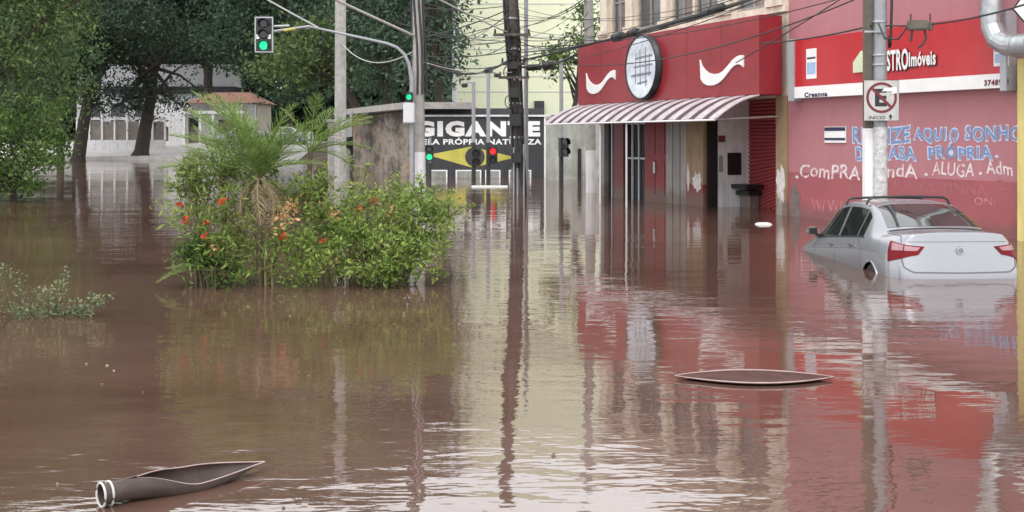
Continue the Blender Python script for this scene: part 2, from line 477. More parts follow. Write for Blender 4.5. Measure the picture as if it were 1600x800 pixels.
def lettering(s, x0, x1, z0, z1, y, m, parent, name='lettering', bold=0.02, slope=0.0, grow=0.0, hand=False):
    v, f = text_data(s, bold)
    a, b = v[:, :2].min(0), v[:, :2].max(0)
    t = (v[:, :2] - a) / (b - a)
    X = x0 - grow + t[:, 0] * (x1 - x0 + 2 * grow)
    Z = z0 - grow + t[:, 1] * (z1 - z0 + 2 * grow) + slope * (X - x0)
    if hand:
        h_ = z1 - z0
        X = X + 0.05 * h_ * np.sin(9.0 * Z / max(h_, 0.1) * 0.35 + 5.3 * x0)
        Z = Z + 0.055 * h_ * np.sin(X * 7.1 + 3 * x0) + 0.03 * h_ * np.sin(X * 17.0)
    me = bpy.data.meshes.new(name)
    me.from_pydata([(q, y, r) for q, r in zip(X.tolist(), Z.tolist())], [], f)
    me.materials.append(m)
    return link(name, me, parent)

def wall_holes(mb, x0, x1, z0, z1, y0, y1, holes):
    """a solid wall with rectangular openings (hx0, hx1, hz0, hz1)"""
    xs_ = sorted({x0, x1, *[h[0] for h in holes], *[h[1] for h in holes]})
    for a, b in zip(xs_, xs_[1:]):
        hs = sorted([(h[2], h[3]) for h in holes if h[0] <= a + 1e-6 and h[1] >= b - 1e-6])
        z = z0
        for ha, hb in hs:
            if ha > z: mb.box(a, b, y0, y1, z, ha)
            z = hb
        if z < z1: mb.box(a, b, y0, y1, z, z1)
    return mb

SHOP = empty('shop_building', A0, RZ, 'two storey cream shop building with ochre pillars behind the red fascia', 'building')
WX = [(-8.30, -7.46), (-6.80, -5.52), (-4.96, -3.96), (-3.84, -2.80), (-2.01, -0.74)]
ZS, ZH = 4.60, 6.15
mb = wall_holes(MB(), -8.95, 0.0, 2.60, 7.0, 0.0, 0.25, [(a, b, ZS, ZH) for a, b in WX])
mb.box(-8.95, -8.70, 0.25, 7.0, -0.9, 7.0).box(-8.70, 0.0, 6.75, 7.0, -0.9, 7.0).box(-8.70, 0.0, 0.25, 6.75, 2.62, 2.80)
mb.build('wall', M['cream'], SHOP)
MB().box(-9.0, 0.0, -0.02, 7.05, 7.0, 7.12).build('roof', M['concrete'], SHOP)
cn = MB()
cn.box(-9.1, 0.0, -0.16, -0.001, 6.42, 6.56).box(-9.12, 0.0, -0.28, -0.001, 6.88, 7.06).box(-9.12, 0, -0.20, -0.001, 6.80, 6.878)
cn.build('cornice', M['cream_trim'], SHOP)
MB().box(-8.98, 0.0, -0.10, -0.001, 4.42, 4.56).build('sill_band', M['cream_trim'], SHOP)
for a, b in [(-8.93, -8.36), (-7.40, -6.86), (-5.46, -5.02), (-2.74, -2.07), (-0.68, -0.06)]:
    c = (a + b) / 2; w = (b - a) / 2
    pm = MB().box(a + 0.06, b - 0.06, -0.09, -0.001, 4.72, 6.22).box(a, b, -0.15, -0.001, 4.562, 4.72).box(a, b, -0.15, -0.001, 6.22, 6.30).box(a + 0.03, b - 0.03, -0.12, -0.001, 6.302, 6.418)
    pm.build('pilaster', M['cream_trim'], SHOP)
for i, (a, b) in enumerate(WX):
    w = MB().box(a, a + 0.07, 0.05, 0.14, ZS, ZH).box(b - 0.07, b, 0.05, 0.14, ZS, ZH).box(a + 0.07, b - 0.07, 0.05, 0.14, ZH - 0.07, ZH).box(a + 0.07, b - 0.07, 0.05, 0.14, ZS, ZS + 0.07)
    w.box((a + b) / 2 - 0.03, (a + b) / 2 + 0.03, 0.055, 0.135, ZS + 0.07, ZH - 0.07).box(a + 0.07, b - 0.07, 0.06, 0.13, 5.45, 5.50)
    wo = w.build('window', M['window_frame'], SHOP)
    MB().box(a + 0.06, (a + b) / 2, 0.09, 0.10, ZS + 0.06, ZH - 0.06).build('pane', M['window_glass'], wo)
    MB().box((a + b) / 2, b - 0.06, 0.09, 0.10, ZS + 0.06, ZH - 0.06).build('pane', M['curtain'] if i in (0, 2, 4) else M['window_glass'], wo)
# ground floor
def panel(name, a, b, z0, z1, y0, y1, m):
    return MB().box(a, b, y0, y1, z0, z1).build(name, m, SHOP)
panel('glass_panel', -8.70, -8.15, -0.9, 2.6, 0.10, 0.14, M['dark_glass'])
panel('pillar', -8.95 + 0.002, -8.72, -0.9, 2.598, -0.03, 0.22, M['grey_panel'])
panel('pillar', -8.15, -7.58, -0.9, 2.6, -0.02, 0.25, M['maroon'])
panel('glass_panel', -7.58, -6.48, -0.9, 2.6, 0.12, 0.16, M['dark_glass'])
d = panel('door', -6.48, -5.29, -0.9, 2.35, 0.05, 0.12, M['dark_red'])
for a in (-6.38, -5.86):
    MB().box(a, a + 0.46, 0.035, 0.05, 0.2, 1.1).box(a, a + 0.46, 0.035, 0.05, 1.25, 2.2).build('door_panel', M['dark_red'], d)
panel('lintel', -6.48, -5.29, 2.35, 2.6, 0.03, 0.14, M['maroon'])
panel('wall_panel', -5.29, -4.17, -0.9, 2.6, 0.02, 0.2, M['grey_panel'])
for k, a in enumerate((-4.17, -3.80)):
    b = (-3.84, -3.28)[k]
    panel('pillar', a, b, 0.55, 2.6, -0.06 - 0.05 * k, 0.25, M['ochre'])
    panel('pillar_base', a, b, -0.9, 0.55, -0.06 - 0.05 * k, 0.25, M['dark_red'])
panel('pillar', -0.40, -0.003, -0.9, 2.6, -0.05, 0.3, M['ochre'])
def blotch(name, cx, cz, rx, rz_, y, m, parent, seed):
    rr = random.Random(seed)
    n = 22
    o = []
    for i in range(n):
        a = 2 * math.pi * i / n
        k = 1 + rr.uniform(-0.35, 0.25)
        o.append((cx + math.cos(a) * rx * k, cz + math.sin(a) * rz_ * k))
    return MB().prism(o, y, y + 0.006).build(name, m, parent)
blotch('bare_plaster', -3.55, 0.62, 0.20, 0.24, -0.118, M['plaster'], SHOP, 3)
blotch('bare_plaster', -4.05, 0.70, 0.08, 0.30, -0.068, M['plaster'], SHOP, 4)
blotch('bare_plaster', -0.22, 0.62, 0.15, 0.42, -0.058, M['plaster'], SHOP, 5)
blotch('bare_plaster', -0.25, 0.10, 0.10, 0.30, -0.058, M['plaster'], SHOP, 6)
for a_ in (-8.43, -7.22, -6.85):
    MB().box(a_ - 0.025, a_ + 0.025, 0.06, 0.099, -0.9, 2.6).build('mullion', M['grey_frame'], SHOP)
for z_ in (1.1, 2.05):
    MB().box(-7.58, -6.48, 0.085, 0.119, z_, z_ + 0.05).build('transom', M['grey_frame'], SHOP)
MB().box(-5.93, -5.84, -0.01, 0.034, 0.75, 1.05, 0.01).build('handle', M['steel'], d)
for a_ in (-5.29, -4.92, -4.55):
    MB().box(a_ + 0.03, a_ + 0.34, 0.0, 0.019, -0.9, 2.3).build('shutter_leaf', M['grey_panel'], SHOP)
# recessed entrance
panel('recess_wall', -3.278, -3.20, -0.9, 2.6, 0.251, 1.155, M['white_wall'])
panel('recess_jamb', -3.277, -3.20, -0.9, 2.6, -0.02, 0.25, M['black'])
panel('notice_board', -3.198, -3.17, 0.78, 1.32, 0.52, 0.90, M['black'])
panel('notice_board', -3.198, -3.18, 0.85, 1.25, 0.27, 0.38, M['grey_panel'])
panel('notice_board', -3.198, -3.18, 1.58, 1.74, 0.26, 0.45, M['maroon'])
cb = MB().box(-3.19, -2.55, 0.62, 1.13, 0.46, 0.56).box(-3.19, -2.62, 0.75, 1.12, 0.30, 0.40)
ct = cb.build('counter', M['black'], SHOP)
MB().box(-3.15, -2.72, 0.85, 1.10, -0.9, 0.30).build('pedestal', M['grey_panel'], ct)
sh = panel('shutter', -3.2, -0.45, -0.9, 2.6, 1.16, 1.20, M['maroon'])
slat_mesh = None
for k in range(36):
    z = -0.45 + k * 0.085
    tilt = -0.42 * max(0.0, 1 - k / 24.0)
    if slat_mesh is None:
        s_ = MB()
        pr = [(0.0, 0.0), (-0.030, 0.018), (-0.036, 0.040), (-0.012, 0.058), (0.0, 0.060)]
        vv = [(-0.82, y, z_) for y, z_ in pr] + [(1.9, y, z_) for y, z_ in pr]
        ff = [(i, i + 1, i + 6, i + 5) for i in range(4)] + [(4, 0, 5, 9), (0, 1, 2, 3, 4), (9, 8, 7, 6, 5)]
        s_.add(vv, ff)
        so = s_.build('slat', M['shutter_red'], sh, (-2.38, 1.155 - 0.002 * (k % 2), z), (0, tilt, 0)); slat_mesh = so.data
    else:
        link('slat', slat_mesh, sh, (-2.38, 1.155 - 0.002 * (k % 2), z), (0, tilt, 0))

# ---- red fascia sign
FP = 0.742
FAS = empty('fascia_sign', A0, RZ, 'long red fascia box with two white curved marks above the awning', 'sign')
fx0 = -8.97
MB().box(fx0, -0.004, -FP, -0.162, 2.61, 4.32, 0.012).build('panel', M['fascia_red'], FAS)
for x_ in (-7.5, -6.0, -3.0, -1.5):
    MB().box(x_ - 0.006, x_ + 0.006, -FP - 0.003, -FP + 0.002, 2.63, 4.30).build('panel_joint', M['maroon'], FAS)
SW = [(0, 1), (.05, .76), (.12, .60), (.22, .47), (.34, .41), (.45, .42), (.55, .50), (.66, .68), (.76, .86), (.85, .96), (.93, 1.0), (1.0, .98),
      (.995, .56), (.95, .65), (.88, .69), (.80, .65), (.72, .54), (.62, .34), (.52, .16), (.42, .05), (.30, 0), (.18, .02), (.08, .12), (.02, .28)]
for x0_, x1_, z0_, h in ((-8.39, -6.62, 2.90, 0.60), (-2.37, -0.58, 2.88, 0.62)):
    MB().prism([(x0_ + a * (x1_ - x0_), z0_ + b * h) for a, b in SW], -FP - 0.03, -FP + 0.01).build('curved_mark', M['white_paint'], FAS)
rc, rzc, rr_ = -4.95, 3.47, 0.82
disc = [(rc + math.cos(2 * math.pi * i / 48) * rr_, rzc + math.sin(2 * math.pi * i / 48) * rr_) for i in range(48)]
ds = MB().prism([(rc + (a - rc) * 0.965, rzc + (b - rzc) * 0.965) for a, b in disc], -FP - 0.17, -FP - 0.15).build('round_sign', M['disc'], FAS)
rim = MB()
ring_o = disc; ring_i = [(rc + (a - rc) * 0.95, rzc + (b - rzc) * 0.95) for a, b in disc]
n = 48
rim.add([(a, -FP - 0.19, b) for a, b in ring_o] + [(a, -FP - 0.19, b) for a, b in ring_i] + [(a, -FP + 0.02, b) for a, b in ring_o] + [(a, -FP - 0.12, b) for a, b in ring_i],
        [(i, (i + 1) % n, n + (i + 1) % n, n + i) for i in range(n)] + [(i, 2 * n + i, 2 * n + (i + 1) % n, (i + 1) % n) for i in range(n)] + [(n + i, n + (i + 1) % n, 3 * n + (i + 1) % n, 3 * n + i) for i in range(n)], True)
rim.build('rim', M['black'], ds)
for (a, b, c_, e, w) in [(-.35, .28, .72, .33, .05), (-.45, .02, .75, .06, .04), (-.6, -.25, .66, -.2, .06), (-.2, -.5, .4, -.45, .05), (-.05, .55, -.02, -.55, .035), (.3, .6, .33, -.6, .04), (-.3, .45, -.33, -.5, .03), (.55, .4, .52, -.3, .03)]:
    x0_, z0_, x1_, z1_ = rc + a * rr_, rzc + b * rr_, rc + c_ * rr_, rzc + e * rr_
    dx, dz = x1_ - x0_, z1_ - z0_; L = math.hypot(dx, dz); nx2, nz2 = -dz / L * w / 2, dx / L * w / 2
    MB().prism([(x0_ + nx2, z0_ + nz2), (x1_ + nx2, z1_ + nz2), (x1_ - nx2, z1_ - nz2), (x0_ - nx2, z0_ - nz2)], -FP - 0.176, -FP - 0.169).build('stroke', M['grey_stroke'], ds)

# ---- striped awning
AWN = empty('striped_awning', A0, RZ, 'curved awning of white and maroon strips over the shop front', 'awning')
NS = 31
prof = []
for i in range(9):
    a = i / 8.0
    prof.append((-(0.735 + 1.075 * a), 2.60 - 0.51 * (0.35 * a + 0.65 * a * a)))
for k in range(NS):
    wA, wB = 0.56, 0.44
    period = 8.9 / (NS / 2.0)
    a0 = -8.93 + (k // 2) * period + (0 if k % 2 == 0 else wA * period)
    a1 = a0 + (wA if k % 2 == 0 else wB) * period
    if k == NS - 1: a1 = min(a1, -0.02)
    dz = 0.012 if k % 2 == 0 else 0.0
    vv = []
    for x_ in (a0, a1):
        for (y_, z_) in prof: vv.append((x_, y_, z_ + dz))
        for (y_, z_) in prof: vv.append((x_, y_, z_ - 0.012))
    m_ = len(prof)
    ff = []
    for i in range(m_ - 1):
        ff += [(i, i + 1, 2 * m_ + i + 1, 2 * m_ + i), (m_ + i, 3 * m_ + i, 3 * m_ + i + 1, m_ + i + 1), (i, m_ + i, m_ + i + 1, i + 1), (2 * m_ + i, 2 * m_ + i + 1, 3 * m_ + i + 1, 3 * m_ + i)]
    ff.append((m_ - 1, 2 * m_ - 1, 4 * m_ - 1, 3 * m_ - 1))
    MB().add(vv, ff).build('strip', M['awning_white'] if k % 2 == 0 else M['awning_dark'], AWN)
MB().tube([(-8.93, -1.80, 2.065), (-0.1, -1.80, 2.065)], 0.022, 8).build('front_rail', M['white_paint'], AWN)
for x_ in (-8.6, -4.5, -0.25):
    MB().tube([(x_, -1.78, 2.07), (x_, -0.1, 2.15)], 0.022, 8).build('support_arm', M['steel'], AWN)
for px in (938, 979):
    xl = lx(px, 1.72)
    MB().tube([(xl, -1.72, -0.9), (xl, -1.72, 2.06)], 0.026, 10).build('post', M['pale_grey'], AWN)

# ---- pink wall
PINK = empty('pink_wall', A0, RZ, 'tall pink wall painted with blue and white advertising lettering', 'wall')
MB().box(0.0, 6.42, 0.0, 0.30, 0.95, 8.2).build('wall_upper', M['pink'], PINK)
MB().box(0.0, 6.42, -0.003, 0.30, -0.9, 0.95).build('wall_lower', M['pink_low'], PINK)
MB().box(0.0, 6.42, -0.05, 0.35, 8.2, 8.32).build('coping', M['concrete'], PINK)
blotch('stain', 0.22, 0.25, 0.20, 0.42, -0.009, M['mud_stain'], PINK, 21)
TY = -0.005
def wt(s, px0, px1, pyt, pyb, m, bold=0.02, lift=0.0, outline=None, slope=0.0):
    x0_, x1_ = lx(px0), lx(px1)
    pm = (px0 + px1) / 2
    z1_, z0_ = lz(pm, pyt), lz(pm, pyb)
    if outline is not None:
        lettering(s, x0_, x1_, z0_, z1_, TY - lift, outline, PINK, bold=bold + 0.055, grow=0.03, slope=slope, hand=True)
        lift += 0.003
    lettering(s, x0_, x1_, z0_, z1_, TY - lift, m, PINK, bold=bold, slope=slope, hand=True)
BD, BP, WL, FL, FW = M['blue_dark'], M['blue_pale'], M['white_letter'], M['faded_letter'], M['faded_white']
wt('REALIZE', 1333, 1422, 199, 223, BD, 0.015, 0, BP)
wt('AQUI', 1429, 1478, 201, 222, BD, 0.015, 0, BP)
wt('O', 1485, 1497, 201, 220, BD, 0.015, 0, BP)
wt('SONHO', 1509, 1597, 198, 219, BD, 0.015, 0, BP)
wt('DA', 1338, 1362, 230, 250, BD, 0.015, 0, BP)
wt('CASA', 1374, 1431, 230, 249, BD, 0.015, 0, BP)
wt('PRÓPRIA', 1451, 1550, 225, 248, BD, 0.015, 0, BP)
wt('.', 1555, 1561, 242, 247, BP)
wt('.', 1243, 1248, 274, 279, WL)
wt('ComPRA', 1250, 1345, 257, 279, WL, 0.012)
wt('VEndA', 1354, 1434, 256, 277, WL, 0.012)
wt('.', 1445, 1450, 270, 275, WL)
wt('ALUGA', 1457, 1523, 254, 275, WL, 0.012)
wt('.', 1530, 1535, 268, 273, WL)
wt('Adm', 1541, 1582, 253, 273, WL, 0.012)
wt('C', 1323, 1341, 289, 303, FL)
wt('OONV/CTINNA', 1386, 1543, 284, 301, FL, 0.01)
wt('CU', 1556, 1580, 281, 297, FL, 0.01)
wt('W/ W/', 1268, 1316, 312, 330, FW, 0.0)
wt('ONI', 1523, 1555, 308, 320, FW, 0.0)
# small notice on the wall
NOT = empty('wall_notice', A0, RZ, 'small white notice with purple bands on the pink wall', 'notice')
a, b = lx(1290), lx(1323); z1_, z0_ = lz(1306, 198), lz(1306, 223)
MB().box(a, b, -0.03, -0.006, z0_, z1_).build('plate', M['white_paint'], NOT)
MB().box(a + 0.01, b - 0.01, -0.036, -0.0301, z1_ - 0.085, z1_ - 0.01).build('band', M['navy'], NOT)
MB().box(a + 0.01, b - 0.01, -0.036, -0.0301, z0_ + 0.05, z0_ + 0.10).build('band', M['navy'], NOT)

# ---- estate agent sign on the pink wall
SGN = empty('agency_sign', A0, RZ, 'wide red estate agency sign with white strip on the pink wall', 'sign')
sx0, sx1 = 0.30, 6.20
MB().box(sx0 + 0.20, sx1 - 0.06, -0.20, -0.006, 2.76, 3.75).build('panel', M['sign_red'], SGN)
MB().box(sx0 + 0.20, sx1 - 0.06, -0.215, -0.006, 2.52, 2.757).build('strip', M['white_paint'], SGN)
MB().box(sx0, sx0 + 0.198, -0.24, -0.006, 2.46, 3.78, 0.01).build('end_frame', M['grey_frame'], SGN)
MB().box(sx1 - 0.058, sx1 + 0.09, -0.24, -0.006, 2.46, 3.78, 0.01).build('end_frame', M['grey_frame'], SGN)
SP = 0.20
def sx(px): return lx(px, SP)
def sz(px, py): return lz(px, py, SP)
for (p0, p1, yt, yb) in ((1260, 1276, 76, 123), (1553, 1577, 68, 103)):
    st = MB().box(sx(p0), sx(p1), -SP - 0.006, -SP - 0.001, sz((p0 + p1) / 2, yb), sz((p0 + p1) / 2, yt)).build('sticker', M['white_paint'], SGN)
    zt, zb = sz((p0 + p1) / 2, yt), sz((p0 + p1) / 2, yb)
    MB().box(sx(p0) + 0.03, sx(p1) - 0.03, -SP - 0.009, -SP - 0.0061, zb + (zt - zb) * 0.15, zb + (zt - zb) * 0.55).build('print', M['pale_blue'], st)
    MB().box(sx(p0) + 0.03, sx(p1) - 0.03, -SP - 0.009, -SP - 0.0061, zb + (zt - zb) * 0.66, zb + (zt - zb) * 0.72).build('print', M['navy'], st)
hx0, hx1 = sx(1336), sx(1356)
hz0, hz1 = sz(1346, 113), sz(1346, 80)
MB().prism([(hx0, hz0), (hx1, hz0), (hx1, hz1), (hx0 + (hx1 - hx0) * .6, hz1), (hx0, hz0 + (hz1 - hz0) * .5)], -SP - 0.05, -SP - 0.001).build('house_emblem', M['lime'], SGN)
for s_, p0, p1, yt, yb, bo in (('CASTRO', 1369, 1421, 78, 111, 0.03), ('Imóveis', 1422, 1464, 80, 103, 0.03)):
    pm = (p0 + p1) / 2
    lettering(s_, sx(p0) - 0.01, sx(p1), sz(pm, yb) - 0.015, sz(pm, yt) - 0.015, -SP - 0.012, M['black'], SGN, bold=bo + 0.02, grow=0.012)
    lettering(s_, sx(p0), sx(p1), sz(pm, yb), sz(pm, yt), -SP - 0.03, M['white_paint'], SGN, bold=bo)
lettering('Creanna', lx(1257, .215), lx(1293, .215), sz(1275, 151.5), sz(1275, 143.5), -0.219, M['navy'], SGN, bold=0.05)
lettering('3748981', lx(1538, .215), lx(1576, .215), sz(1557, 134), sz(1557, 124), -0.219, M['red_print'], SGN, bold=0.05)

# ---- metal duct, diamond plate, yellow neighbour
DUC = empty('metal_duct', A0, RZ, 'fat galvanised ventilation duct with segmented elbow at top right', 'duct')
dx_, dz_, dr = lx(1550, 0.48), 3.20, 0.18
MB().tube([(dx_, -0.48, 7.8), (dx_, -0.48, 3.72)], dr, 16).build('vertical_pipe', M['steel'], DUC)
el = [(dx_, -0.48, 3.72), (dx_, -0.48, 3.52), (dx_ + 0.12, -0.48, 3.30), (dx_ + 0.32, -0.48, 3.19), (dx_ + 0.52, -0.48, 3.17)]
MB().tube(el, dr * 0.99, 16, smooth=False).build('elbow', M['steel'], DUC)
MB().tube([(dx_ + 0.52, -0.48, 3.17), (dx_ + 3.0, -0.48, 3.17)], dr, 16).build('horizontal_pipe', M['steel'], DUC)
for q, d_ in (((dx_, -0.48, 3.74), (0, 0, 1)), ((dx_ + 0.50, -0.48, 3.17), (1, 0, 0)), ((dx_ + 0.80, -0.48, 3.17), (1, 0, 0)), ((dx_, -0.48, 5.4), (0, 0, 1))):
    p_ = Vector(q); d_ = Vector(d_) * 0.03
    MB().tube([p_ - d_, p_ + d_], dr + 0.012, 16).build('joint_band', M['steel'], DUC)
MB().box(dx_ - 0.03, dx_ + 0.03, -0.32, -0.001, 5.0, 5.06).build('bracket', M['grey_frame'], DUC)

YEL = empty('yellow_building', A0, RZ, 'yellow rendered pillar of the neighbouring building at right edge', 'building')
MB().box(6.425, 9.5, 0.0, 6.0, -0.9, 3.0).build('wall', M['yellow'], YEL)
MB().box(6.422, 6.58, -0.14, -0.002, -0.9, 2.98).build('pillar', M['yellow'], YEL)
MB().box(6.585, 6.66, -0.06, -0.002, -0.9, 2.98).build('recess', M['black'], YEL)
MB().box(6.665, 7.2, -0.10, -0.002, -0.9, 2.98).build('pillar', M['yellow'], YEL)
MB().box(6.425, 9.5, 0.05, 6.0, 3.0, 7.6).build('upper_wall', M['pink'], YEL)
DIA = empty('diamond_plate', A0, RZ, 'white diamond warning plate with black border above the duct', 'sign')
qx, qz, qh = lx(1602, 0.55), lz(1602, 12, 0.55), 0.26
MB().prism([(qx - qh, qz), (qx, qz - qh), (qx + qh, qz), (qx, qz + qh)], -0.56, -0.54).build('border', M['black'], DIA)
k = 0.8
MB().prism([(qx - qh * k, qz), (qx, qz - qh * k), (qx + qh * k, qz), (qx, qz + qh * k)], -0.568, -0.561).build('face', M['white_paint'], DIA)
MB().box(qx - 0.02, qx + 0.02, -0.54, 0.06, qz - 0.02, qz + 0.02).build('bracket', M['grey_frame'], DIA)

# ------------------------------------------------------------------ poles and signals
def pole_thing(name, label, cat, px, Y, r, z1, m, paint_m=None, paint_z=1.4, lean=0.0, taper=0.8, group=None, n=14):
    x = gx(px, Y)
    o = empty(name, (x, Y, -0.9), 0, label, cat, group)
    h = z1 + 0.9
    MB().tube([(0, 0, 0), (lean * 0.5, 0, h * 0.5), (lean, 0, h)], [r, r * (1 + taper) / 2, r * taper], n).build('shaft', m, o)
    if paint_m:
        MB().tube([(0, 0, 0), (lean * (paint_z + 0.9) / h, 0, paint_z + 0.9)], [r + 0.006, r * (1 - (1 - taper) * (paint_z + .9) / h) + 0.006], n).build('painted_foot', paint_m, o)
    return o

# twin poles beside the car with the no parking sign
YP = 18.5
P1 = pole_thing('utility_pole', 'pale grey round steel pole carrying the no parking plate', 'pole', 1375.5, YP, 0.105, 8.6, M['pole_steel'], M['speckled'], 1.86, taper=0.96)
P2 = empty('square_post', (gx(1357.5, YP + .12), YP + 0.12, -0.9), 0, 'dark square post with white foot beside the round pole', 'post')
MB().box(-0.078, 0.078, -0.078, 0.078, 2.74, 9.4, 0.01).build('shaft', M['pole_dark'], P2)
MB().box(-0.082, 0.082, -0.082, 0.082, 0, 2.739, 0.01).build('painted_foot', M['white_paint'], P2)
for py in (34, 50, 86, 101):
    q = at(1375, py, YP).z + 0.9
    MB().tube([(-0.01, 0, q - 0.012), (-0.01, 0, q + 0.012)], 0.118, 14).build('clamp', M['steel'], P1)
MB().box(-0.30, 0.02, -0.135, -0.108, at(0, 52, YP).z + .9, at(0, 49, YP).z + .9).build('bracket', M['chrome'], P1)
lp = []
for i in range(13):
    a = i / 12
    lp.append((0.12 + 0.05 * math.sin(a * 3.1) , -0.05, 6.6 - 3.0 * a if a < 0.8 else 4.2 - 0.18 * math.sin((a - .8) * 16)))
MB().tube(lp, 0.022, 6).build('service_cable', M['cable'], P1)
NP = empty('no_parking_sign', (gx(1377, YP - .16), YP - 0.16, at(0, 157, YP - .16).z), 0, 'grey no parking plate with crossed letter E on the round pole', 'sign')
MB().box(-0.282, 0.282, -0.012, 0.0, -0.325, 0.325, 0.006).build('plate', M['plate'], NP)
n = 40
ro, ri = 0.245, 0.205
rg = MB()
cz = 0.045
for yy, fl in ((-0.018, 0), (-0.0125, 1)):
    pass
vo = [(math.cos(2 * math.pi * i / n) * ro, -0.017, cz + math.sin(2 * math.pi * i / n) * ro) for i in range(n)]
vi = [(math.cos(2 * math.pi * i / n) * ri, -0.017, cz + math.sin(2 * math.pi * i / n) * ri) for i in range(n)]
vo2 = [(x, -0.0125, z) for x, y, z in vo]
rg.add(vo + vi + vo2, [(i, (i + 1) % n, n + (i + 1) % n, n + i) for i in range(n)] + [(i, 2 * n + i, 2 * n + (i + 1) % n, (i + 1) % n) for i in range(n)])
rg.build('ring', M['red_print'], NP)
lettering('E', -0.105, 0.085, cz - 0.14, cz + 0.14, -0.0145, M['black'], NP, 'letter', bold=0.04)
c45 = 0.2 * 0.7071; w_ = 0.022
MB().prism([(-c45 - w_ * .7, cz + c45 - w_ * .7), (-c45 + w_ * .7, cz + c45 + w_ * .7), (c45 + w_ * .7, cz - c45 + w_ * .7), (c45 - w_ * .7, cz - c45 - w_ * .7)], -0.0185, -0.0155).build('slash', M['red_print'], NP)
lettering('INÍCIO', -0.20, 0.06, -0.30, -0.235, -0.0145, M['black'], NP, 'lettering', bold=0.02)
MB().prism([(0.13, -0.30), (0.155, -0.30), (0.155, -0.26), (0.175, -0.26), (0.1425, -0.215), (0.11, -0.26), (0.13, -0.26)], -0.017, -0.0125).build('arrow', M['black'], NP)
MB().prism([(0.0, 0.145), (0.16, 0.15), (0.17, 0.10), (0.24, 0.12), (0.235, 0.215), (0.05, 0.195)], -0.021, -0.0186).build('torn_sticker', M['white_paint'], NP)
MB().box(-0.05, 0.08, 0.001, 0.06, -0.03, 0.03).build('bracket', M['steel'], NP)

# tall tarred cable pole in the middle
YB = 34.0
CP = pole_thing('cable_pole', 'tall dark pole wrapped in cables in the middle of the street', 'pole', 813, YB, 0.20, 9.5, M['pole_tarred'], lean=-0.46, taper=0.85)
rr = random.Random(5)
for k in range(7):                       # cables strapped to the pole
    a = -2.4 + k * 0.55
    z_top = rr.uniform(4.5, 8.5); z_bot = rr.uniform(0.3, 2.2)
    pts = []
    for i in range(8):
        t = i / 7; z = z_bot + (z_top - z_bot) * t
        lean = -0.46 * z / 10.4
        pts.append((lean + math.cos(a + 0.3 * math.sin(5 * t + k)) * 0.22, math.sin(a + 0.3 * math.sin(5 * t + k)) * 0.22, z))
    MB().tube(pts, rr.uniform(0.02, 0.045), 6).build('strapped_cable', M['cable'], CP)
for z, w, h in ((3.1, 0.30, 0.35), (2.0, 0.22, 0.30), (4.7, 0.26, 0.22), (3.9, 0.24, 0.3)):
    lean = -0.46 * z / 10.4
    MB().box(lean - w / 2 - 0.02, lean + w / 2, -0.42, -0.18, z - h / 2, z + h / 2, 0.02).build('junction_box', M['black'], CP)
rr = random.Random(9)
for k in range(9):
    z = rr.uniform(3.2, 6.0); lean = -0.46 * z / 10.4; rad = rr.uniform(0.16, 0.30); cx = lean + rr.uniform(-0.2, 0.2)
    MB().tube([(cx + math.cos(q * 0.5236) * rad * 0.7, -0.26 - 0.02 * math.sin(q), z + math.sin(q * 0.5236) * rad) for q in range(13)], 0.016, 5, cap=False).build('cable_coil', M['cable'], CP)
for z, w in ((4.35, 0.9), (4.75, 0.7), (5.6, 1.1)):
    lean = -0.46 * z / 10.4
    MB().box(lean - w / 2, lean + w / 2, -0.30, -0.20, z - 0.04, z + 0.04).build('cross_arm', M['pole_tarred'], CP)
    for q in (-0.45, -0.2, 0.2, 0.45):
        MB().tube([(lean + q * w, -0.25, z + 0.04), (lean + q * w, -0.25, z + 0.17)], [0.035, 0.025], 8).build('insulator', M['black'], CP)
for z in (2.6, 3.6, 4.3, 5.2, 6.1):
    lean = -0.46 * z / 10.4
    MB().tube([(lean, 0, z - 0.03), (lean, 0, z + 0.03)], 0.215, 14).build('strap', M['steel'], CP)
for dx2, dz2 in ((-0.19, 2.3), (-0.08, 2.0), (0.10, 2.4)):
    MB().tube([(dx2, -0.2, 0), (dx2, -0.2, dz2)], 0.03, 8).build('foot_conduit', M['pole_steel'], CP)
pole_thing('steel_mast', 'slim grey steel mast right behind the dark cable pole', 'pole', 822, 34.9, 0.07, 6.2, M['pole_steel'], taper=0.9)

pole_thing('concrete_pole', 'grey concrete pole with pale foot by the far end of the awning', 'pole', 925, 35.4, 0.17, 9.0, M['pole_concrete'], M['white_wall'], 1.3, lean=-0.16, taper=0.8)
UP = pole_thing('concrete_pole', 'concrete pole with white painted foot and traffic signals behind the shrubs', 'pole', 657, 27.0, 0.145, 8.2, M['pole_concrete'], M['white_wall'], 1.35, lean=-0.12, taper=0.85)
for k in range(4):
    a = 3.5 + k * 0.8
    pts = [(math.cos(a + 0.2 * math.sin(i)) * 0.15 - 0.12 * i / 7, math.sin(a) * 0.15, 3.6 + i * 0.55) for i in range(9)]
    MB().tube(pts, 0.028, 6).build('strapped_cable', M['cable'], UP)
pole_thing('concrete_pole', 'distant weathered concrete pole rising behind the palm', 'pole', 532, 44.0, 0.23, 11.0, M['pole_concrete'], taper=0.85, lean=0.0)

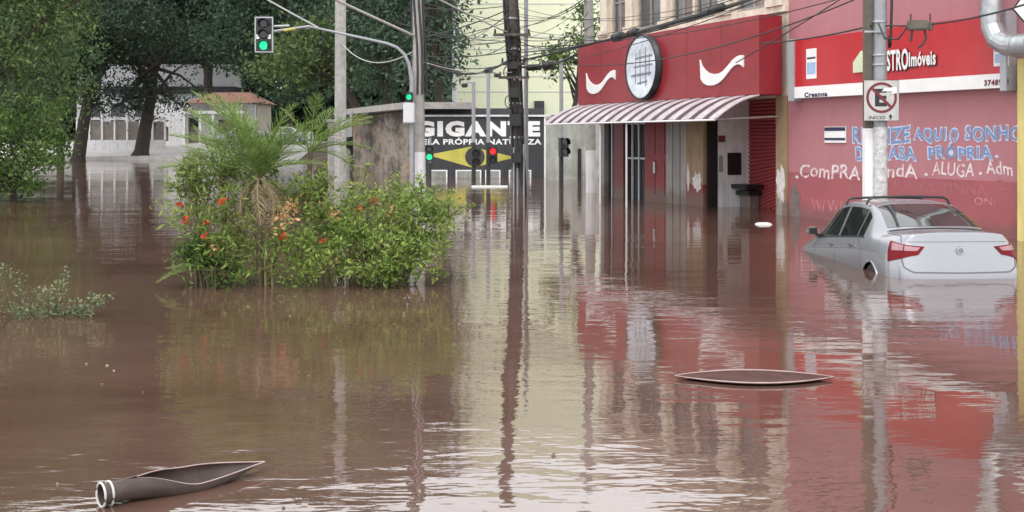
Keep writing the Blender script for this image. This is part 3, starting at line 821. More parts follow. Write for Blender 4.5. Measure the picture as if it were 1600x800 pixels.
def signal_head(parent, loc, w, h, lens, lit, name='signal_head', rz=0.0, backplate=False, depth=0.16):
    """lens: number of aspects, lit: (index from the top, material) or None"""
    hd = MB().box(-w / 2, w / 2, 0.0, depth, -h / 2, h / 2, 0.012).build(name, M['black'], parent, loc, (0, 0, rz))
    for i in range(lens):
        z = h / 2 - h * (i + 0.5) / lens
        r = min(w * 0.36, h / lens * 0.40)
        mm = lit[1] if lit and lit[0] == i else M['dark_glass']
        MB().tube([(0, -0.006, z), (0, -0.03, z)], [r, r * 0.8], 16).build('lens', mm, hd)
        vis = MB()
        k = 14
        vo = []
        for q in range(k + 1):
            a = math.pi * (-0.15 + 1.3 * q / k)
            vo += [(math.cos(a) * r * 1.12, 0.0, z + math.sin(a) * r * 1.12), (math.cos(a) * r * 1.12, -0.13, z + math.sin(a) * r * 1.12)]
        vo2 = [(x * 1.04, y, z + (zz - z) * 1.08) for x, y, zz in vo]
        mm_ = len(vo)
        fs = [(2 * q, 2 * q + 1, 2 * q + 3, 2 * q + 2) for q in range(k)]
        vis.add(vo + vo2, fs + [tuple(mm_ + j for j in f[::-1]) for f in fs] + [(2 * q + 1, mm_ + 2 * q + 1, mm_ + 2 * q + 3, 2 * q + 3) for q in range(k)])
        vis.build('visor', M['black'], hd)
    if backplate:
        e = 0.035
        fr = MB()
        fr.box(-w / 2 - e, w / 2 + e, 0.02, 0.05, h / 2 + 0.001, h / 2 + e, 0.008).box(-w / 2 - e, w / 2 + e, 0.02, 0.05, -h / 2 - e, -h / 2 - 0.001, 0.008)
        fr.box(-w / 2 - e, -w / 2 - 0.001, 0.02, 0.05, -h / 2, h / 2, 0.008).box(w / 2 + 0.001, w / 2 + e, 0.02, 0.05, -h / 2, h / 2, 0.008)
        fr.build('backplate_edge', M['grey_frame'], hd)
        for s in (-1, 1):
            MB().box(s * (w / 2 - 0.045) - 0.035, s * (w / 2 - 0.045) + 0.035, -0.012, -0.001, -0.10, 0.0).build('reflector_patch', M['white_paint'], hd)
    return hd

YT = 26.7
TS = empty('traffic_signal_mast', (gx(644, YT), YT, -0.9), 0, 'curved traffic signal mast with green light hanging over the street', 'traffic light')
def tl(px, py): 
    q = at(px, py, YT); return Vector((q.x - TS.location.x, 0, q.z + 0.9))
MB().tube([(0, 0, 0), tl(644, 125), tl(642, 112)], [0.065, 0.06, 0.06], 12).build('mast', M['pole_steel'], TS)
armp = [tl(642, 116), tl(639, 100), tl(632, 85), tl(620, 74), tl(605, 68), tl(560, 58), tl(500, 45), tl(482, 41)]
MB().tube(armp, [0.045, 0.042, 0.04, 0.037, 0.035, 0.032, 0.027, 0.025], 10).build('arm', M['pole_steel'], TS)
MB().tube([tl(484, 41), tl(462, 44), tl(428, 49)], 0.03, 8).build('arm_end', M['pole_steel'], TS)
MB().tube([tl(462, 44.5), tl(444, 47.5)], 0.036, 8).build('yellow_sleeve', M['mural_yellow'], TS)
MB().tube([tl(452, 40), tl(428, 41)], 0.025, 8).build('arm_bracket', M['cable_grey'], TS)
MB().tube([tl(497, 43), tl(458, 22), tl(415, -2), tl(380, -24)], 0.022, 6).build('stay_rod', M['cable_grey'], TS)
signal_head(TS, tl(412, 54), 0.36, 0.76, 3, (2, M['green_lamp']), backplate=True)
h2 = signal_head(TS, tl(640, 152) + Vector((0, -0.16, 0)), 0.17, 0.22, 1, (0, M['green_lamp']))
MB().box(-0.13, 0.13, -0.06, 0.12, -0.60, -0.13, 0.02).build('control_box', M['pale_grey'], h2)

def ped_post(px, Y, py_top, r, label, heads, lamp=None, rz=0.0):
    o = empty('signal_post', (gx(px, Y), Y, -0.9), 0, label, 'signal post', 'pedestrian signal posts at the far crossing')
    top = at(px, py_top, Y).z + 0.9
    low = min(2.4, top * 0.6)
    MB().tube([(0, 0, low), (0, 0, top)], r, 10).build('post', M['pole_steel'], o)
    MB().tube([(0, 0, 0), (0, 0, low)], r * 1.15, 10).build('foot', M['cable'], o)
    for (dx2, py, lit) in heads:
        z = at(px, py, Y).z + 0.9
        hd = signal_head(o, (dx2, -0.16, z), 0.34, 0.64, 2, lit, rz=rz)
    if lamp:
        MB().tube([(0, 0, top - 0.02), (lamp * 0.25, -0.05, top - 0.02), (lamp * 0.34, -0.08, top - 0.10)], 0.03, 8).build('lamp_arm', M['pole_steel'], o)
        MB().box(lamp * 0.34 - 0.13, lamp * 0.34 + 0.13, -0.2, 0.02, top - 0.22, top - 0.06, 0.04).build('lamp_head', M['black'], o)
    return o
ped_post(740, 44.0, 128, 0.075, 'crossing signal post with dark unlit round signal before the mural', [(0.10, 246, None)], -1)
ped_post(763, 44.0, 112, 0.075, 'crossing signal post with lit red lamp before the mural', [(0.18, 243, (0, M['red_lamp']))], 1)
ped_post(877, 39.0, 92, 0.07, 'crossing signal post by the grey wall left of the awning', [(0.12, 230, None)], None, R(35))
ped_post(672, 47.0, 215, 0.05, 'low crossing signal post with lit green lamp beside the mural', [(-0.02, 239, (1, M['green_lamp']))])
ped_post(549, 56.0, 175, 0.08, 'crossing signal post in front of the stained concrete wall', [(-0.12, 224, None)], None, R(-55))

# ------------------------------------------------------------------ mural structure, grey wall, green building, pier
YM = 49.0
MUR = empty('mural_building', (0, 0, 0), 0, 'low concrete building with flat slab roof and black mural wall', 'building')
mx0, mx1 = gx(646, YM), gx(850, YM)
q0 = Vector((gx(546, 64.0), 64.0)); q1 = Vector((mx0, YM))
MB().box(mx0, mx1, YM, YM + 0.3, -0.9, 2.58).build('mural_wall', M['charcoal'], MUR)
dv = (q1 - q0); Ls = dv.length
side = MB().box(0, Ls - 0.01, 0, 0.3, -0.9, 2.85).build('stained_wall', M['stained'], MUR, (q0.x, q0.y, 0), (0, 0, math.atan2(dv.y, dv.x)))
roofm = MB()
ol = [(q0.x - 0.8, q0.y - 0.4), (q1.x - 0.3, q1.y - 0.7), (gx(735, 48.4), 48.4), (gx(735, 48.4), 62), (q0.x, 67)]
vv = [(x, y, 2.90) for x, y in ol] + [(x, y, 3.18) for x, y in ol]
k = len(ol)
roofm.add(vv, [tuple(range(k))[::-1], tuple(range(k, 2 * k))] + [(i, (i + 1) % k, k + (i + 1) % k, k + i) for i in range(k)])
roofm.build('roof_slab', M['concrete'], MUR)
MB().box(mx0, mx1 + 0.3, YM - 0.10, YM + 0.32, 2.58, 2.66).build('wall_cap', M['white_wall'], MUR)
MB().box(mx0 + 0.1, mx1, YM + 0.5, YM + 0.9, -0.9, 2.95).build('back_wall', M['charcoal'], MUR)
MB().box(mx1 + 0.002, mx1 + 0.16, YM - 0.06, YM + 0.32, -0.9, 2.579).build('white_post', M['white_paint'], MUR)
def mxp(px): return gx(px, YM)
def mzp(py): return EYE + (HZ - py) / FPX * YM
lettering('GIGANTE', mxp(649), mxp(844), mzp(213.5), mzp(189), YM - 0.006, M['white_paint'], MUR, bold=0.06)
lettering('PELA PRÓPRIA NATUREZA', mxp(652), mxp(846), mzp(226), mzp(215), YM - 0.006, M['white_paint'], MUR, bold=0.03)
MB().prism([(mxp(668), mzp(242)), (mxp(738), mzp(262)), (mxp(806), mzp(246)), (mxp(736), mzp(229))], YM - 0.008, YM - 0.002).build('yellow_rhombus', M['mural_yellow'], MUR)
rh = [(mxp(742) + math.cos(2 * math.pi * i / 24) * 0.42, mzp(245) + math.sin(2 * math.pi * i / 24) * 0.42) for i in range(24)]
MB().prism(rh, YM - 0.012, YM - 0.0085).build('dark_disc', M['charcoal'], MUR)
for (p0, p1) in ((670, 699), (712, 752), (758, 782), (795, 830)):
    fr = MB()
    a, b, z0_, z1_ = mxp(p0), mxp(p1), mzp(283), mzp(265.5)
    t = 0.055
    fr.box(a, b, YM - 0.03, YM - 0.002, z1_ - t, z1_).box(a, a + t, YM - 0.03, YM - 0.002, z0_, z1_ - t).box(b - t, b, YM - 0.03, YM - 0.002, z0_, z1_ - t)
    fr.build('painted_frame', M['white_paint'], MUR)
    MB().box(a + t, b - t, YM - 0.012, YM - 0.002, z0_, z1_ - t).build('grey_field', M['grey_wall'], MUR)

GW = empty('grey_wall', (gx(853, 46.5), 46.5, -0.9), 0, 'mottled grey wall between mural and awning', 'wall')
MB().box(0, 6.0, 0, 0.3, 0, 3.35).build('masonry', M['grey_wall'], GW)
MB().box(0, 6.05, -0.05, 0.35, 3.35, 3.45).build('coping', M['concrete'], GW)
MB().box(1.28, 1.42, -0.10, -0.002, 0.85, 2.15, 0.02).build('dark_panel', M['black'], GW)

GB = empty('green_building', (gx(708, 76), 76, -0.9), R(0), 'tall pale green windowless apartment block behind the poles', 'building')
MB().box(0, 14, 0, 14, 0, 20.4).build('wall', M['green_wall'], GB)
for z in (3.6, 5.6, 6.6, 8.4, 9.2, 11.4, 14.2, 17.0, 19.8):
    MB().box(-0.02, 14.02, -0.025, -0.001, z, z + 0.05).build('joint_band', M['pale_grey'], GB)
MB().box(-0.1, 14.1, -0.12, 14.1, 20.4, 20.65).build('parapet', M['white_wall'], GB)
MB().box(-0.06, 0.25, -0.05, -0.0, 0, 20.39).build('corner_strip', M['white_wall'], GB)
MB().box(5.35, 6.0, -0.35, -0.001, 4.1, 5.0).build('equipment_box', M['charcoal'], GB)
MB().box(5.0, 9.5, -9.0, -0.3, 0.0, 3.9).build('annex', M['charcoal'], GB)

PIER = empty('concrete_pier', (gx(530, 57.5), 57.5, -0.9), R(12), 'pale square concrete pier standing in water behind the palm', 'pier')
MB().box(-0.55, 0.55, -0.4, 0.4, 0, 3.35, 0.03).build('shaft', M['concrete'], PIER)
MB().box(-0.62, 0.62, -0.47, 0.47, 3.352, 3.5, 0.02).build('cap', M['concrete'], PIER)

# ------------------------------------------------------------------ far left: fence, gatehouse, long building
YF = 93.0
FEN = empty('panel_fence', (gx(120, YF), YF, 0), R(3), 'white fence with brown panels on low wall beyond the dark trunks', 'fence')
fz = 0.1
MB().box(0, 7.0, 0, 0.3, -0.8, 1.5).build('low_wall', M['white_wall'], FEN)
MB().box(0, 7.0, 0.06, 0.24, 3.12, 3.35).build('top_rail', M['white_wall'], FEN)
for i in range(8):
    x = i * 1.0
    MB().box(x - 0.06, x + 0.06, -0.04, 0.24, 1.5, 3.4 if i != 2 else 6.0).build('post', M['white_paint'], FEN)
    if i < 7:
        MB().box(x + 0.10, x + 0.90, 0.10, 0.20, 1.501, 3.0).build('panel', M['brown_panel'], FEN)
GH = empty('gatehouse', (gx(240, 98), 98, 0), R(-4), 'white gatehouse with terracotta roof behind the palm', 'building')
gm = wall_holes(MB(), 0, 8.8, -0.5, 4.6, 0, 0.25, [(3.0, 3.9, 0.6, 3.4), (0.9, 1.3, 1.4, 2.6), (5.6, 7.4, 0.6, 3.2)])
gm.build('wall', M['white_wall'], GH)
MB().box(0.05, 8.75, 0.6, 5, -0.5, 4.58).build('inner_wall', M['beige'], GH)
for x in (2.7, 4.1, 5.2, 7.6):
    MB().box(x, x + 0.22, -0.5, -0.25, -0.5, 3.7).build('column', M['white_paint'], GH)
MB().box(2.5, 8.0, -0.6, -0.002, 3.7, 3.95).build('beam', M['white_paint'], GH)
MB().box(3.1, 3.8, 0.3, 0.36, 2.5, 3.3).build('window', M['dark_glass'], GH)
rm = MB(); rm.add([(3.0, -0.9, 4.6), (9.2, -0.9, 4.6), (9.2, 5.5, 4.6), (3.0, 5.5, 4.6), (4.4, 2.0, 5.6), (7.8, 2.0, 5.6)], [(0, 1, 5, 4), (1, 2, 5), (2, 3, 4, 5), (3, 0, 4), (3, 2, 1, 0)])
rm.build('roof', M['terracotta'], GH)
LB = empty('long_building', (gx(120, 118), 118, 0), 0, 'long pale grey hall with dark eaves behind the trees', 'building')
MB().box(0, 16, 0, 8, -0.5, 9.2).build('wall', M['pale_grey'], LB)
MB().box(-0.3, 16.3, -0.6, 8.3, 6.2, 6.9).build('eaves', M['charcoal'], LB)
for i in range(6):
    MB().box(1.0 + i * 2.5, 2.4 + i * 2.5, -0.03, -0.001, 2.6, 5.2).build('window', M['dark_glass'], LB)

# ------------------------------------------------------------------ foliage
def leaf_object(name, C, size, m, parent=None, aspect=0.45, droop=0.0, seed=0, flat=0.0):
    rg = np.random.default_rng(seed)
    N = len(C)
    d = rg.normal(size=(N, 3)); d[:, 2] = d[:, 2] * (1 - flat) - droop
    d /= np.linalg.norm(d, axis=1)[:, None]
    a = rg.normal(size=(N, 3)); a[:, 2] *= (1 - 0.5 * flat)
    s = np.cross(d, a); s /= np.linalg.norm(s, axis=1)[:, None] + 1e-9
    L = size * rg.uniform(0.45, 1.55, N)[:, None]
    W = L * aspect * 0.5
    nrm = np.cross(d, s)
    p0 = C - d * L * 0.5; p2 = C + d * L * 0.5
    mid = C - d * L * 0.05 + nrm * L * 0.07
    V = np.stack([p0, mid + s * W, p2, mid - s * W], 1).reshape(-1, 3)
    me = bpy.data.meshes.new(name)
    me.vertices.add(4 * N); me.vertices.foreach_set('co', V.ravel())
    me.loops.add(4 * N); me.loops.foreach_set('vertex_index', np.arange(4 * N))
    me.polygons.add(N); me.polygons.foreach_set('loop_start', np.arange(N) * 4)
    me.update(calc_edges=True)
    me.materials.append(m)
    return link(name, me, parent)

def clump_points(blobs, per_m3, leaves, crad, rg, shell=0.45, flat=0.7):
    out, cents = [], []
    for (c, r) in blobs:
        c = np.array(c, float); r = np.array(r, float)
        n = max(6, int(per_m3 * r[0] * r[1] * r[2] * 4.19))
        u = rg.normal(size=(n, 3)); u /= np.linalg.norm(u, axis=1)[:, None]
        rad = (shell + (1 - shell) * rg.random(n) ** 0.6) * rg.uniform(0.85, 1.12, n)
        cc = c + u * rad[:, None] * r
        cents.append(cc)
        k = rg.integers(int(leaves * 0.6), int(leaves * 1.4), n)
        idx = np.repeat(np.arange(n), k)
        off = rg.normal(size=(len(idx), 3)) * crad * np.array([1, 1, flat]) * rg.uniform(0.6, 1.3, n)[idx][:, None]
        out.append(cc[idx] + off)
    return np.concatenate(out), np.concatenate(cents)

def tree(name, label, base, blobs, trunk_r, leaf, leafm, per=1.2, leaves=40, crad=0.45, group=None, seed=1, fork=None, lean=(0, 0), aspect=0.45, droop=0.1, limbs=True, bark='bark', zcut=None):
    rg = np.random.default_rng(seed)
    o = empty(name, base, 0, label, 'tree', group)
    b = Vector(base)
    P, cents = clump_points([((c[0] - b.x, c[1] - b.y, c[2] - b.z), r) for c, r in blobs], per, leaves, crad, rg)
    if zcut is not None:
        P = P[P[:, 2] + b.z > zcut]
    main = max(blobs, key=lambda q: q[0][2])[0]
    fz = fork if fork else (main[2] - b.z) * 0.45
    top = Vector((main[0] - b.x, main[1] - b.y, main[2] - b.z))
    fk = Vector((lean[0], lean[1], fz))
    tp = [Vector((0, 0, -0.3)), Vector((lean[0] * .15, lean[1] * .15, fz * 0.08)), Vector((lean[0] * .5, lean[1] * .5, fz * 0.5)), fk, fk.lerp(top, 0.5), top]
    MB().tube(tp, [trunk_r * 1.7, trunk_r * 1.15, trunk_r, trunk_r * 0.85, trunk_r * 0.5, trunk_r * 0.15], 10).build('trunk', M[bark], o)
    if limbs:
        lm = MB()
        pick = rg.choice(len(cents), size=min(26, len(cents)), replace=False)
        for q in pick:
            e = Vector(cents[q]); s = fk.lerp(top, rg.uniform(0.0, 0.7))
            mdl = s.lerp(e, 0.5) + Vector((0, 0, (e - s).length * 0.10))
            lm.tube([s, mdl, e], [trunk_r * 0.38, trunk_r * 0.22, trunk_r * 0.05], 6)
        lm.build('limbs', M[bark], o)
    leaf_object('crown', P, leaf, M[leafm], o, aspect, droop, seed)
    return o

def B(px, py, Y, rpx, rpy, dy=None):
    """crown lobe seen at (px, py), rpx by rpy photo pixels across at distance Y"""
    c = at(px, py, Y); s = Y / FPX
    return ((c.x, c.y, c.z), (rpx * s, dy if dy else rpx * s, rpy * s))

GT = 'trees of the dark wood behind the mural building'
# near tree on the left bank
Yn = 33.0
tree('broadleaf_tree', 'big leafy green tree leaning over the water at far left', (gx(-60, Yn), Yn, -0.2),
     [B(10, 40, 33, 110, 80), B(-60, -120, 33, 170, 150), B(70, -70, 34, 120, 100), B(70, 130, 34, 62, 55), B(-20, 150, 32.5, 80, 70), B(40, 210, 33.5, 75, 45), B(100, 50, 35, 60, 50)],
     0.28, 0.135, 'leaf_near', per=2.9, leaves=62, crad=0.32, seed=3, fork=2.4, lean=(0.6, 0))
tree('bank_bush', 'dense bright green bush hanging into the water under the left tree', (gx(20, 31), 31, -0.3),
     [B(20, 255, 31, 75, 45), B(55, 225, 31.5, 48, 30), B(-30, 230, 31, 70, 70), B(10, 290, 30.6, 52, 16), B(75, 185, 32, 40, 30)],
     0.10, 0.11, 'leaf_bush', per=9.0, leaves=60, crad=0.22, seed=4, fork=0.6, zcut=0.02)
# dark trees on the far bank
tree('dark_tree', 'dark tree with bent trunk on the pavement in front of fence', (gx(219, 88), 88, 0.35),
     [B(245, 155, 88, 62, 28), B(215, 115, 89, 34, 40), B(250, 70, 89, 80, 34), B(175, 160, 87, 50, 24), B(285, 145, 88, 40, 12)], 0.48, 0.26, 'leaf_dark', per=0.5, leaves=60, crad=0.62, seed=5, fork=4.0, lean=(0.75, 0))
tree('dark_tree', 'leaning dark trunk tree at waterline between bush and white fence', (gx(120, 84), 84, -0.1),
     [B(130, 120, 84, 40, 50), B(100, 60, 84, 80, 60), B(190, 40, 85, 90, 50)], 0.42, 0.30, 'leaf_dark', per=0.6, leaves=60, crad=0.62, seed=6, fork=5.0, lean=(0.9, 0))
tree('dark_tree', 'thin forked dark tree at waterline beside the left bush', (gx(97, 80), 80, -0.2),
     [B(80, 100, 80, 90, 60), B(30, 40, 82, 120, 80)], 0.22, 0.28, 'leaf_far', per=0.55, leaves=50, crad=0.6, seed=7, fork=4.0, lean=(-0.5, 0))
tree('dark_tree', 'tall dark tree behind the gatehouse with twin bare trunks', (gx(325, 112), 112, 0.8),
     [B(330, 30, 112, 130, 58), B(250, -40, 112, 150, 90), B(400, -60, 112, 150, 100), B(390, 90, 110, 50, 40), B(200, -190, 112, 170, 120), B(340, -210, 112, 170, 120), B(60, -200, 112, 150, 130)], 0.5, 0.38, 'leaf_dark', per=0.30, leaves=60, crad=0.85, seed=8, fork=6.5)
# the wood
wood = [
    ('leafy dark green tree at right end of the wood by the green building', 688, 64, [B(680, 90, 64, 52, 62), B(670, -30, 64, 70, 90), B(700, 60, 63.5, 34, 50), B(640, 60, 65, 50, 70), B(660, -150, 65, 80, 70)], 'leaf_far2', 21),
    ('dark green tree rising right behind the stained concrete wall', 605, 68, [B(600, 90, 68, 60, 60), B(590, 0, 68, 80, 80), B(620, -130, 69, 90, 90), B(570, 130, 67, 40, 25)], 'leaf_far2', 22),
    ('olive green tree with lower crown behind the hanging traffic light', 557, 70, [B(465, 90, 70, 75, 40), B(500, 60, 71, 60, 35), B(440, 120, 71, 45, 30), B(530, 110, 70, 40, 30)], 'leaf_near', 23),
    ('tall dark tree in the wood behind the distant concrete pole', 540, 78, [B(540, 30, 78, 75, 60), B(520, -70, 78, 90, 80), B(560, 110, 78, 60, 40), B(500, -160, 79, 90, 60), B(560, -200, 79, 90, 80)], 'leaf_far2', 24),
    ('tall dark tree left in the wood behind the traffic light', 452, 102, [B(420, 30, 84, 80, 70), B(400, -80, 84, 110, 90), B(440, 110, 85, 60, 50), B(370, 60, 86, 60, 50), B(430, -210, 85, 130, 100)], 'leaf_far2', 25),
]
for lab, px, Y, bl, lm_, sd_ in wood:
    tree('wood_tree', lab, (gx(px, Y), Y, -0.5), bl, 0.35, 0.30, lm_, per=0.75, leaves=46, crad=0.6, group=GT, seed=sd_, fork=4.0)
tree('street_tree', 'small green tree peeking out left of the red fascia', (gx(893, 52), 52, -0.9),
     [B(885, 100, 52, 28, 40), B(905, 60, 52, 26, 34), B(862, 98, 52, 20, 12), B(930, 40, 53, 30, 40)], 0.16, 0.22, 'leaf_bush', per=2.4, leaves=40, crad=0.38, seed=31)
# far-off wood that closes the view
rg = np.random.default_rng(40)
far_blobs = []
for i in range(26):
    x = -78 + i * 2.9; y = 128 + rg.uniform(-4, 8)
    far_blobs.append(((x, y, rg.uniform(3, 7)), (4, 3, 5)))
    far_blobs.append(((x + 1.5, y - 2, 1.6), (3.5, 2.5, 2.6)))
    far_blobs.append(((x + 1, y + 3, rg.uniform(13, 19)), (5, 3.5, 7)))
    far_blobs.append(((x + 2, y + 4, rg.uniform(24, 30)), (5, 3.5, 7)))
P, _ = clump_points(far_blobs, 0.16, 34, 1.3, rg, 0.3)
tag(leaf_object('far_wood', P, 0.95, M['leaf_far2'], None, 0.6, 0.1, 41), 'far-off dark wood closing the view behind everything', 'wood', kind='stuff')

# ------------------------------------------------------------------ parked and flooded cars
def car_cage():
    S = []
    def st(top, low):
        S.append([Vector(p) for p in top + low])
    # rows 0-3: roof / deck, row 4 belt, 5 shoulder, 6 widest, 7 sill, 8 underside
    st([(.12, 0, 1.06), (.12, 0, 1.058), (.12, 0, 1.052), (.11, 0, 1.035)], [(.085, 0, .93), (.05, 0, .80), (.0, 0, .58), (.0, 0, .40), (.06, 0, .24)])
    st([(.125, 0, 1.06), (.125, .22, 1.057), (.125, .36, 1.05), (.115, .42, 1.033)], [(.09, .44, .93), (.055, .45, .80), (.006, .46, .58), (.006, .46, .40), (.06, .44, .24)])
    st([(.14, 0, 1.063), (.145, .30, 1.058), (.15, .50, 1.045), (.145, .59, 1.022)], [(.14, .66, .93), (.11, .70, .80), (.06, .72, .58), (.06, .71, .40), (.10, .66, .24)])
    st([(.24, 0, 1.066), (.25, .34, 1.062), (.26, .57, 1.045), (.27, .655, 1.018)], [(.29, .74, .94), (.28, .80, .81), (.25, .83, .60), (.25, .82, .40), (.25, .72, .22)])
    st([(.48, 0, 1.070), (.49, .35, 1.066), (.50, .60, 1.048), (.50, .68, 1.022)], [(.55, .765, .95), (.55, .83, .82), (.55, .86, .62), (.55, .84, .38), (.55, .74, .20)])
    st([(.64, 0, 1.090), (.66, .38, 1.080), (.72, .62, 1.058), (.78, .69, 1.034)], [(.90, .785, .96), (.9, .845, .83), (.9, .868, .62), (.9, .845, .36), (.9, .75, .19)])
    st([(1.02, 0, 1.285), (1.03, .36, 1.278), (1.07, .575, 1.245), (1.10, .635, 1.205)], [(1.16, .79, .965), (1.16, .85, .83), (1.16, .87, .62), (1.16, .845, .34), (1.16, .75, .18)])
    st([(1.42, 0, 1.43), (1.43, .33, 1.422), (1.44, .52, 1.388), (1.45, .585, 1.345)], [(1.46, .79, .965), (1.46, .85, .83), (1.46, .87, .62), (1.46, .845, .32), (1.46, .75, .18)])
    st([(1.85, 0, 1.47), (1.85, .34, 1.463), (1.85, .53, 1.43), (1.85, .59, 1.385)], [(1.85, .79, .955), (1.85, .85, .82), (1.85, .87, .6), (1.85, .845, .30), (1.85, .75, .18)])
    st([(2.35, 0, 1.47), (2.35, .34, 1.463), (2.35, .53, 1.43), (2.35, .59, 1.385)], [(2.35, .79, .94), (2.35, .85, .81), (2.35, .87, .6), (2.35, .845, .30), (2.35, .75, .18)])
    st([(2.75, 0, 1.42), (2.74, .34, 1.41), (2.72, .52, 1.38), (2.70, .585, 1.335)], [(2.75, .785, .925), (2.75, .845, .80), (2.75, .865, .6), (2.75, .845, .30), (2.75, .75, .18)])
    st([(3.15, 0, 1.20), (3.12, .38, 1.19), (3.08, .58, 1.155), (3.06, .65, 1.11)], [(3.1, .775, .91), (3.1, .84, .79), (3.1, .86, .6), (3.1, .84, .32), (3.1, .75, .18)])
    st([(3.48, 0, 1.00), (3.45, .42, .99), (3.42, .63, .96), (3.42, .69, .935)], [(3.42, .755, .89), (3.42, .83, .78), (3.42, .855, .6), (3.42, .84, .34), (3.42, .74, .19)])
    st([(3.85, 0, .92), (3.83, .40, .905), (3.80, .60, .875), (3.80, .66, .85)], [(3.80, .72, .82), (3.80, .80, .73), (3.80, .83, .58), (3.80, .82, .36), (3.80, .72, .2)])
    st([(4.12, 0, .80), (4.10, .36, .79), (4.05, .54, .76), (4.05, .60, .74)], [(4.04, .66, .71), (4.04, .72, .65), (4.06, .75, .52), (4.06, .74, .36), (4.04, .66, .22)])
    st([(4.27, 0, .66), (4.26, .2, .655), (4.25, .34, .65), (4.24, .40, .64)], [(4.24, .42, .62), (4.25, .44, .58), (4.28, .45, .48), (4.28, .45, .34), (4.24, .42, .24)])
    st([(4.29, 0, .62), (4.29, 0, .62), (4.285, 0, .615), (4.28, 0, .61)], [(4.28, 0, .60), (4.28, 0, .56), (4.30, 0, .47), (4.30, 0, .34), (4.26, 0, .24)])
    return S
CAGE = car_cage()
NI, NJ = len(CAGE), 9
def cg(i, j):
    my = False
    if i < 0: i = -i; my = not my
    if i > NI - 1: i = 2 * (NI - 1) - i; my = not my
    if j < 0: j = -j; my = not my
    j = min(j, NJ - 1)
    v = CAGE[i][j]
    return Vector((v.x, -v.y, v.z)) if my else v
def crw(t):
    k = 0.42
    return (-k * t + 2 * k * t * t - k * t ** 3, 1 + (k - 3) * t * t + (2 - k) * t ** 3, k * t + (3 - 2 * k) * t * t + (k - 2) * t ** 3, -k * t * t + k * t ** 3)
def cs(u, v):
    i = min(int(u), NI - 2); j = min(int(v), NJ - 2)
    a, b = crw(u - i), crw(v - j)
    o = Vector((0, 0, 0))
    for p in range(4):
        for q in range(4):
            o += cg(i - 1 + p, j - 1 + q) * (a[p] * b[q])
    return o
def cnorm(u, v):
    e = 0.02
    u0, u1 = max(u - e, 0), min(u + e, NI - 1); v0, v1 = max(v - e, 0), min(v + e, NJ - 1)
    n = (cs(u1, v) - cs(u0, v)).cross(cs(u, v1) - cs(u, v0))
    if n.length < 1e-9: return Vector((0, 0, 1))
    n.normalize()
    p = cs(u, v); c = Vector((2.1, 0, 0.6))
    return n if n.dot(p - c) > 0 else -n
def cpatch(corners, off, nu=8, nv=4, side=1, mb=None, inner=None):
    """a thin shell lying on the car body between four (u, v) corners"""
    mb = mb or MB()
    (a, b, c, d) = corners
    top, bot = [], []
    for i in range(nu + 1):
        s = i / nu
        for j in range(nv + 1):
            t = j / nv
            u = (a[0] * (1 - s) + b[0] * s) * (1 - t) + (d[0] * (1 - s) + c[0] * s) * t
            v = (a[1] * (1 - s) + b[1] * s) * (1 - t) + (d[1] * (1 - s) + c[1] * s) * t
            p, n = cs(u, v), cnorm(u, v)
            p1, p0 = p + n * off, p - n * 0.004
            if side < 0: p1.y *= -1; p0.y *= -1
            top.append(p1); bot.append(p0)
    m_ = nv + 1
    mb.add(top, [(i * m_ + j, (i + 1) * m_ + j, (i + 1) * m_ + j + 1, i * m_ + j + 1) for i in range(nu) for j in range(nv)], True)
    edge = [i * m_ for i in range(nu + 1)] + [nu * m_ + j for j in range(1, nv + 1)] + [i * m_ + nv for i in range(nu - 1, -1, -1)] + [j for j in range(nv - 1, 0, -1)]
    k = len(edge)
    mb.add([top[e] for e in edge] + [bot[e] for e in edge], [(i, (i + 1) % k, k + (i + 1) % k, k + i) for i in range(k)])
    return mb
def cstrip(pts, w, off, side=1, mb=None, n=10):
    """a narrow band along a (u, v) path on the car body"""
    mb = mb or MB()
    path = []
    for (a, b) in zip(pts, pts[1:]):
        for i in range(n): path.append((a[0] + (b[0] - a[0]) * i / n, a[1] + (b[1] - a[1]) * i / n))
    path.append(pts[-1])
    P = [cs(*q) for q in path]; N = [cnorm(*q) for q in path]
    vv = []
    for i, p in enumerate(P):
        d = (P[min(i + 1, len(P) - 1)] - P[max(i - 1, 0)])
        s = d.cross(N[i]); s.normalize()
        for k in (-1, 1):
            q = p + s * (w / 2 * k) + N[i] * off
            if side < 0: q.y *= -1
            vv.append(q)
    mb.add(vv, [(2 * i, 2 * i + 1, 2 * i + 3, 2 * i + 2) for i in range(len(P) - 1)], True)
    return mb

